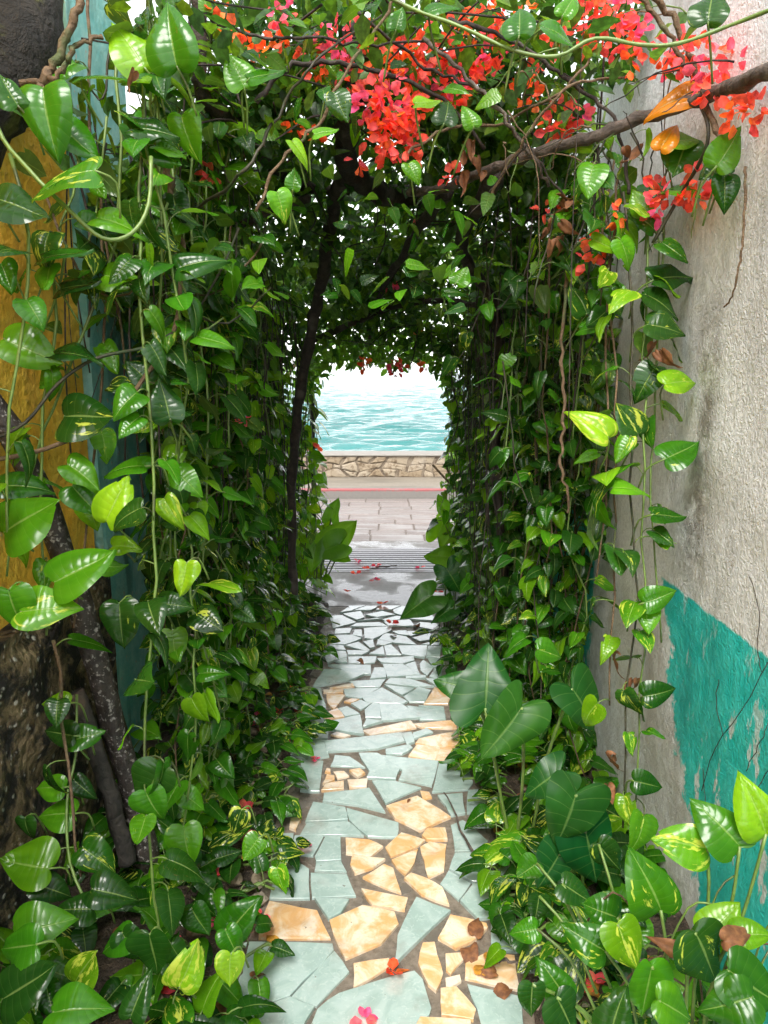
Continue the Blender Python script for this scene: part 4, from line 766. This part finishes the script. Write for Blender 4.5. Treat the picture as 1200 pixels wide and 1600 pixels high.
def canopy_pos():
    while True:
        cx, cy, t = random.choice(clumps); x = cx + random.gauss(0, .10); y = cy + random.gauss(0, .12)
        z = roof(y) - .42 * (abs(x + .05) / .85) ** 2.6 + t * .42 + random.gauss(0, .05)
        if x > .84 or x < -1.3 or y < 1.95: continue
        p = Vector((x, y, z)); q = px_of(p)
        if q[0] > 930 and q[1] > 130 : continue
        if q[2] < 2.5 and random.random() < .78: continue
        if y < 2.7 and (x < -.9 or (t > .45 and random.random() < .6)): continue
        if y > 5.55: continue
        if y > 4.6 and 500 < q[0] < 680 and q[1] > 560: continue
        return p - bo.location, rdir() + Vector((0, 0, -.5)), Vector((random.gauss(0, .6), random.gauss(0, .6), 1))
def top_pos():
    px = random.uniform(230, 1000); py = random.uniform(-140, 190) - (60 if px > 760 else 0); p = P(px, py, random.uniform(2.45, 3.1))
    if p.x > .82: p.x = .8
    return p - bo.location, rdir() + Vector((0, 0, -.5)), Vector((random.gauss(0, .6), random.gauss(0, .6), 1))
V, Fc = scatter(2300, top_pos, (.045, .08)); tag(ob('top_foliage', mk('top_foliage', V, Fc, 'canopy_leaf', True), bo), kind='stuff')
V, Fc = scatter(13500, canopy_pos, (.045, .09)); tag(ob('foliage', mk('foliage', V, Fc, 'canopy_leaf', True), bo), kind='stuff')
def side_pos():
    while True:
        s = random.choice([-1, 1]); y = random.uniform(3.0, 5.0) if s < 0 else random.uniform(3.6, 5.1); x = random.uniform(.62, .95) * -1 if s < 0 else random.uniform(.5, .84)
        z = random.uniform(.3, 2.2) ** 1; p = Vector((x, y, z))
        return p - bo.location, rdir() + Vector((0, 0, -.6)), Vector((-s * .6 + random.gauss(0, .5), -.4 + random.gauss(0, .5), .8))
V, Fc = scatter(6500, side_pos, (.04, .075)); tag(ob('side_foliage', mk('side_foliage', V, Fc, 'canopy_leaf', True), bo), kind='stuff')
def fringe_pos():
    while True:
        px = random.uniform(455, 745); y = random.uniform(4.75, 5.6); u = (px - 592) / 112.0
        lo = 580 - 28 * random.random() if abs(u) < .6 else 578 + 150 * (abs(u) - .6) ** 1.2 - 25 * random.random()
        if abs(u) > 1.05: lo = 700
        py = lo - abs(random.gauss(0, 45)); q = P(px, py, y)
        if q.x > .8 or py < 420: continue
        if abs(u) < .9 and py > lo - 14 and random.random() < .5: continue
        return q - bo.location, rdir() + Vector((0, 0, -.7)), Vector((random.gauss(0, .5), random.gauss(-.2, .5), .9))
V, Fc = scatter(1700, fringe_pos, (.045, .085)); tag(ob('fringe_foliage', mk('fringe_foliage', V, Fc, 'lit_leaf', True), bo), kind='stuff')  # backlight at the opening is put into these brighter leaf colours
# fine tangle of twigs
Vs, Fs = [], []
for k in range(420):
    y = random.uniform(2.2, 5.6); x = random.uniform(-1.0, .82); z = roof(y) + random.uniform(-.05, .4) - .42 * (abs(x + .05) / .85) ** 2.6
    a = Vector((x, y, z)); d = rdir() * random.uniform(.25, .6); d.z *= .5
    if abs(x) > .5 and random.random() < .7: d = Vector((random.gauss(0, .08), random.gauss(0, .15), -random.uniform(.5, 1.4)))
    b = a + d
    if px_of(b)[0] > 900 or b.x > .83: continue
    v, f = tube(smooth_path([a, a.lerp(b, .5) + rdir() * .05, b], 6), [random.uniform(.0015, .004)] * 7, 4, bo.location); o_ = len(Vs); Vs += v; Fs += [tuple(o_ + i for i in q) for q in f]
for k in range(170):
    sd = random.choice([-1, 1]); y = random.uniform(2.6, 5.2); x = -random.uniform(.5, .9) if sd < 0 else random.uniform(.42, .8)
    if sd > 0 and y < 2.9 or px_of((x, y, 1.2))[0] < 270: continue
    zt = random.uniform(1.6, 2.3); zb = random.uniform(.1, 1.2); q = hang(x, y, zt, zb, 5, .035)
    v, f = tube(smooth_path(q, 14, .004), random.uniform(.0016, .0034), 4, bo.location); o_ = len(Vs); Vs += v; Fs += [tuple(o_ + i for i in t) for t in f]
tag(ob('twigs', mk('twigs', Vs, Fs, 'bark_dark', True), bo), kind='stuff')

# blossom clusters: (px, py, depth, radius px, colour)
BL = [(595, 160, 2.15, 38, 'pink'), (615, 178, 2.13, 34, 'red'), (622, 222, 2.15, 33, 'red'), (608, 200, 2.15, 25, 'orange'), (662, 85, 2.3, 34, 'red'), (690, 62, 2.3, 34, 'red'), (640, 100, 2.3, 26, 'orange'), (725, 105, 2.35, 28, 'red'), (705, 122, 2.35, 26, 'pink'), (760, 110, 2.35, 22, 'red'), (765, 20, 2.2, 30, 'red'), (795, 10, 2.2, 30, 'orange'), (740, 60, 2.35, 24, 'orange'),
      (915, 15, 2.05, 36, 'red'), (950, 45, 2.05, 36, 'red'), (965, 15, 2.05, 30, 'pink'), (985, 60, 2.05, 25, 'pink'), (1062, 85, 2.02, 26, 'pink'), (1100, 80, 2.0, 32, 'red'), (1118, 100, 2.0, 30, 'pink'), (1120, 135, 2.02, 22, 'red'), (1040, 95, 2.02, 18, 'orange'), (1152, 178, 1.98, 18, 'orange'), (1178, 172, 1.98, 18, 'red'),
      (1045, 298, 2.05, 26, 'red'), (1030, 320, 2.06, 20, 'pink'), (1085, 290, 2.04, 24, 'red'), (970, 336, 2.1, 13, 'orange'), (935, 384, 2.15, 18, 'orange'), (917, 408, 2.15, 14, 'red'), (702, 276, 2.25, 13, 'red'), (556, 250, 2.3, 12, 'red'), (522, 60, 2.35, 24, 'pink'), (535, 75, 2.35, 20, 'pink'), (440, 15, 2.3, 18, 'pink'), (412, 85, 2.3, 17, 'orange'), (380, 72, 2.3, 15, 'orange'), (440, 70, 2.35, 14, 'orange'),
      (345, 12, 2.1, 14, 'orange'), (495, 110, 2.4, 15, 'orange'), (545, 120, 2.4, 20, 'red'), (590, 105, 2.4, 24, 'orange'), (600, 120, 2.4, 18, 'orange'), (462, 198, 2.5, 9, 'orange'), (490, 210, 2.5, 9, 'orange'), (855, 322, 2.3, 10, 'red'), (870, 190, 2.2, 22, 'red'), (900, 180, 2.2, 14, 'pink'), (840, 120, 2.3, 16, 'red'), (820, 150, 2.3, 15, 'orange'), (870, 60, 2.2, 20, 'red'), (710, 150, 2.35, 18, 'red'), (650, 165, 2.3, 18, 'red'),
      (560, 60, 2.4, 18, 'red'), (480, 75, 2.4, 14, 'red'), (365, 55, 2.3, 9, 'orange'), (328, 270, 2.4, 8, 'red'), (618, 577, 4.7, 9, 'pink'), (628, 571, 4.7, 5, 'red'), (567, 572, 4.7, 5, 'orange'), (571, 563, 4.7, 4, 'orange'), (663, 570, 4.7, 5, 'orange'), (488, 704, 5.3, 8, 'red'), (462, 675, 5.2, 6, 'red'), (560, 505, 5.0, 7, 'red'), (650, 518, 5.0, 6, 'red'), (650, 357, 3.5, 7, 'pink'), (610, 447, 4.0, 7, 'pink'), (382, 656, 2.6, 9, 'pink'), (775, 80, 2.3, 22, 'pink'), (985, 95, 2.05, 15, 'orange'), (1010, 60, 2.05, 14, 'pink')]
for (px, py, zc, rp, cc) in BL:
    zc = near_wall(px, zc); c = P(px, py, zc); r = rp / F * zc; n = max(7, int((58 if 140 < py < 240 else 38) * (r / .06) ** 1.6)); s = .031 if zc < 4 else .040
    def bp():
        d = rdir(); rr = r * random.uniform(.35, 1.2); p = d * rr
        return p, (d + rdir() * .7), (rdir() + d * .5 + Vector((0, -.3, .3)))
    V, Fc = scatter(n, bp, (s * .75, s * 1.15), 'bract'); ob('blossom_cluster', mk('blossom_cluster', V, Fc, 'bract_' + cc, True), bo, c - bo.location)['kind'] = 'stuff'
for (px, py, zc, n) in [(890, 300, 2.2, 4), (870, 360, 2.25, 4), (1000, 205, 2.05, 2), (985, 225, 2.05, 1), (885, 330, 2.2, 3), (980, 1050, 2.1, 3), (968, 1200, 2.08, 3), (740, 245, 2.3, 5), (1025, 560, 2.1, 3), (205, 140, 1.78, 1)]:
    for k in range(n):
        p = P(px + random.uniform(-18, 18), py + random.uniform(-30, 30), zc + random.uniform(-.04, .04)); put_leaf(random.choice(DRYB[:2]), bo, p, Vector((random.gauss(0, .4), random.gauss(0, .4), -1)), rdir(), random.uniform(.03, .06), name='dry_leaf')
# larger bougainvillea leaves near the front
BLF = leaf_mesh('leaf', [(x * .95, max(y, -.02)) for x, y in HEART], 'pothos_leaf', nu=1, rows=[0, 2, 4, 6, 8, 9], wid=.8, fold=.3, droop=.2, seed=91)
for k in range(295):
    px = random.uniform(280, 900) if k % 3 else random.uniform(300, 620); py = random.uniform(-20, 480) if k % 3 else random.uniform(-20, 200); zc = random.uniform(2.0, 2.9)
    if px > 760 and py > 320: continue
    put_leaf(BLF, bo, P(px, py, zc), rdir() + Vector((0, 0, -.4)), Vector((random.gauss(0, .5), random.gauss(-.4, .5), .8)), random.uniform(.05, .075), random.uniform(-.2, .4), 0)

# ------------------------------------------------------------------ poles, limb, post, shrubs
def pole(name, pts, r0, r1, mat, label, cat):
    base = Vector(pts[-1]); q = smooth_path(pts, 24, .004); V, Fc = tube(q, [r0 + (r1 - r0) * i / 24 for i in range(25)], 10, base, .09)
    return tag(ob(name, mk(name, V, Fc, mat, True), None, base), label, cat)
gp_ = G(250, 1360); gp_.x = -.78
pole('leaning_pole', [P(-60, 560, 2.0), P(30, 700, 2.05), P(110, 900, 2.15), P(190, 1180, 2.3), P(235, 1360, 2.35)], .034, .038, 'pole_bark', 'dark weathered pole leaning against the orange wall', 'pole')
pole('wood_stake', [P(118, 1082, 2.2), P(150, 1170, 2.22), P(180, 1270, 2.25), P(200, 1350, 2.27)], .024, .026, 'rusty_post', 'short brown wooden stake standing beside the leaning pole', 'stake')
pole('tree_limb', [P(-260, 420, 1.95), P(-120, 260, 1.95), P(-30, 150, 2.0), P(15, 100, 2.05), P(30, -20, 2.1), P(-10, -180, 2.15)], .13, .11, 'moss_bark', 'thick dark mossy tree limb above the orange plaster', 'tree limb')
pole('trellis_post', [(-.52, 5.55, 2.0), (-.52, 5.55, 1.0), (-.52, 5.55, 0)], .018, .02, 'rusty_post', 'thin dark trellis post at the street end of the hedge', 'post')
for (cx, cy, rx, rz, n, lb) in [(-1.05, 5.7, .42, 1.1, 2600, 'sunlit leafy shrub behind the trellis post'), (-1.7, 4.6, .6, 1.3, 2600, 'green shrub growing behind the hedge of vines'), (.70, 6.25, .22, .55, 700, 'small sunlit shrub at the street end of the stucco wall')]:
    e = empty('shrub', (cx, cy, 0), lb, 'shrub')
    for k in range(5):
        V, Fc = tube(smooth_path([(0, 0, 0), (random.gauss(0, .1) * rx, random.gauss(0, .1), rz * .8), (random.gauss(0, .5) * rx, random.gauss(0, .3) * rx, rz * 1.5)], 8), .010, 5); ob('stem', mk('stem', V, Fc, 'vine_brown', True), e)
    def sp():
        d = rdir(); p = Vector((d.x * rx, d.y * rx, rz + d.z * rz)) * 1.0; p = Vector((p.x * random.uniform(.3, 1.1), p.y * random.uniform(.3, 1.1), p.z)); return p, rdir() + Vector((0, 0, -.3)), Vector((random.gauss(0, .5), random.gauss(0, .5), 1))
    V, Fc = scatter(n, sp, (.05, .09)); tag(ob('crown', mk('crown', V, Fc, 'lit_leaf', True), e), kind='stuff')

# ------------------------------------------------------------------ litter on the ground
bract_me = {}
for cc in ('red', 'orange', 'pink'):
    def bp(): 
        d = rdir(); d.z = abs(d.z) * .5; return d * .006 + Vector((0, 0, .006)), d, Vector((0, 0, 1)) + rdir() * .5
    V, Fc = scatter(5, bp, (.028, .04), 'bract'); bract_me[cc] = mk('fallen_blossom', V, Fc, 'bract_' + cc, True)
def litter(name, me, p, label, cat, group, s=1.0, color=None):
    o = ob(name, me, None, p); o.rotation_euler = (random.uniform(-.3, .3), random.uniform(-.3, .3), random.uniform(0, 6.28)); o.scale = (s, s, s); tag(o, label, cat, group)
    if color: o.color = color
tile_spots = [(613, 1523, 'orange', 1.1), (568, 1595, 'pink', .9), (492, 1188, 'pink', .7), (475, 1322, 'pink', .8)]
for i, (px, py, c, s) in enumerate(tile_spots):
    litter('fallen_blossom', bract_me[c], G(px, py, .013), ['orange red blossom lying between the cream tiles', 'pink blossom petals on a large green tile', 'magenta blossom at the soil edge of the green tiles', 'pink blossom under the pothos beside the tiles'][i], 'blossom', 'fallen blossoms on the tiles', s)
for (px, py) in [(558, 878), (571, 890), (588, 885), (656, 888), (556, 897), (586, 908), (541, 926), (598, 945), (683, 927), (612, 975)]:
    litter('fallen_blossom', bract_me[random.choice(['red', 'pink', 'red'])], G(px, py, .012), 'red blossom fallen on the wet concrete by the drain', 'blossom', 'fallen blossoms by the drain', 1.1)
for k in range(34):
    s = random.choice([-1, 1]); x = s * random.uniform(.36, .60); y = random.uniform(1.4, 3.6)
    litter('fallen_blossom', bract_me[random.choice(['red', 'pink', 'pink'])], (x, y, .05 if abs(x) > .42 else .02), ['faded pink blossom on the soil below the orange wall', '', 'faded pink blossom on the soil below the stucco wall'][s + 1], 'blossom', ['fallen blossoms below the orange wall', '', 'fallen blossoms below the stucco wall'][s + 1], random.uniform(.8, 1.2))
dl = [mk('fallen_leaf', [v * 1 for v in V_[0]], V_[1], m_, True, None, V_[2]) for V_, m_ in [(blade(HEART, .8, .5, .4, .1, .3, 1, seed=71), 'dry_leaf'), (blade(HEART, .75, .3, .3, .06, -.3, 1, seed=72), 'dry_leaf'), (blade(HEART, .8, .3, .2, .05, .2, 1, seed=73), 'dead_yellow')]]
for (px, py, i, s) in [(735, 1478, 0, .07), (762, 1498, 2, .06), (752, 1520, 2, .06), (775, 1520, 0, .05), (795, 1545, 0, .06), (742, 1460, 1, .07), (432, 1476, 2, .05), (780, 1345, 2, .045), (395, 1525, 1, .05), (640, 1248, 1, .02), (650, 978, 0, .07), (618, 993, 1, .05), (560, 1030, 1, .05)]:
    litter('fallen_leaf', dl[i], G(px, py, .02), 'dry brown or yellow leaf fallen on the tiles', 'leaf', 'fallen leaves on the tiles', s)
for k in range(60):
    s = random.choice([-1, 1]); x = s * random.uniform(.37, .75); y = random.uniform(1.3, 4.2)
    litter('fallen_leaf', random.choice(dl), (x, y, .06 if abs(x) > .42 else .02), 'dry curled leaf on the soil beside the path', 'leaf', 'fallen leaves on the soil', random.uniform(.04, .08))
def twig(pts, label):
    base = Vector(pts[0]); q = smooth_path(pts, 14, .004); V, Fc = tube(q, [.006 * (1.1 - .7 * i / 14) for i in range(15)], 6, base, .1); tag(ob('fallen_twig', mk('fallen_twig', V, Fc, 'bark_grey', True), None, base), label, 'twig')
twig([G(790, 1395, .03), G(755, 1350, .03), G(725, 1310, .02), G(712, 1270, .03), G(695, 1240, .05)], 'bent grey twig lying along the tiles below the stucco wall')
twig([G(620, 884, .015), G(580, 887, .015), G(560, 889, .015)], 'thin dry twig lying across the drain grate')
twig([G(770, 1500, .04), G(800, 1502, .04), G(850, 1530, .05)], 'green brown stalk lying on the leaf litter beside cream tiles')
rock_me = []
for i in range(5):
    n = 7; V = []; rs = random.Random(500 + i)
    for ring, (zz, rr) in enumerate([(-.3, .8), (.15, 1.0), (.5, .6)]):
        for k in range(n): a = 2 * math.pi * k / n; q = rr * rs.uniform(.75, 1.15); V.append((q * math.cos(a), q * math.sin(a) * .8, zz * rs.uniform(.8, 1.2)))
    Fc = [tuple(range(2 * n, 3 * n))] + [(L + k, L + (k + 1) % n, L + n + (k + 1) % n, L + n + k) for L in (0, n) for k in range(n)]; rock_me.append(mk('rubble_stone', V, Fc, 'sea_stone'))
for k in range(70):
    s = -1 if random.random() < .7 else 1; x = s * random.uniform(.38, .7); y = random.uniform(1.35, 3.2); z = random.uniform(.014, .04)
    litter('rubble_stone', random.choice(rock_me), (x, y, .04 if abs(x) > .42 else .012), ['small tan rubble stone on the soil below the orange wall', '', 'small tan rubble stone on the soil below the stucco wall'][s + 1], 'stone', ['rubble stones below the orange wall', '', 'rubble stones below the stucco wall'][s + 1], z)
print('vine leaves', COUNT, 'objects', len(bpy.data.objects))

# dry roots clinging to the painted dado
dr_ = empty('dry_root', WX(1150, 1200, XR - .006), 'thin dry climber roots clinging to the turquoise dado', 'root')
for q in ([(1200, 1035), (1165, 1100), (1130, 1150), (1105, 1198), (1098, 1235)], [(1200, 1130), (1185, 1165), (1165, 1205)], [(1215, 1180), (1190, 1220), (1178, 1260)], [(1098, 1200), (1100, 1260), (1092, 1300)], [(1130, 1150), (1120, 1100), (1122, 1060)], [(1190, 1050), (1182, 1010), (1188, 960), (1170, 900)]):
    V, Fc = tube(smooth_path([WX(a, b, XR - .007) for a, b in q], 10, .003), .0010, 4, dr_.location); ob('root_strand', mk('root_strand', V, Fc, 'bark_dark', True), dr_)
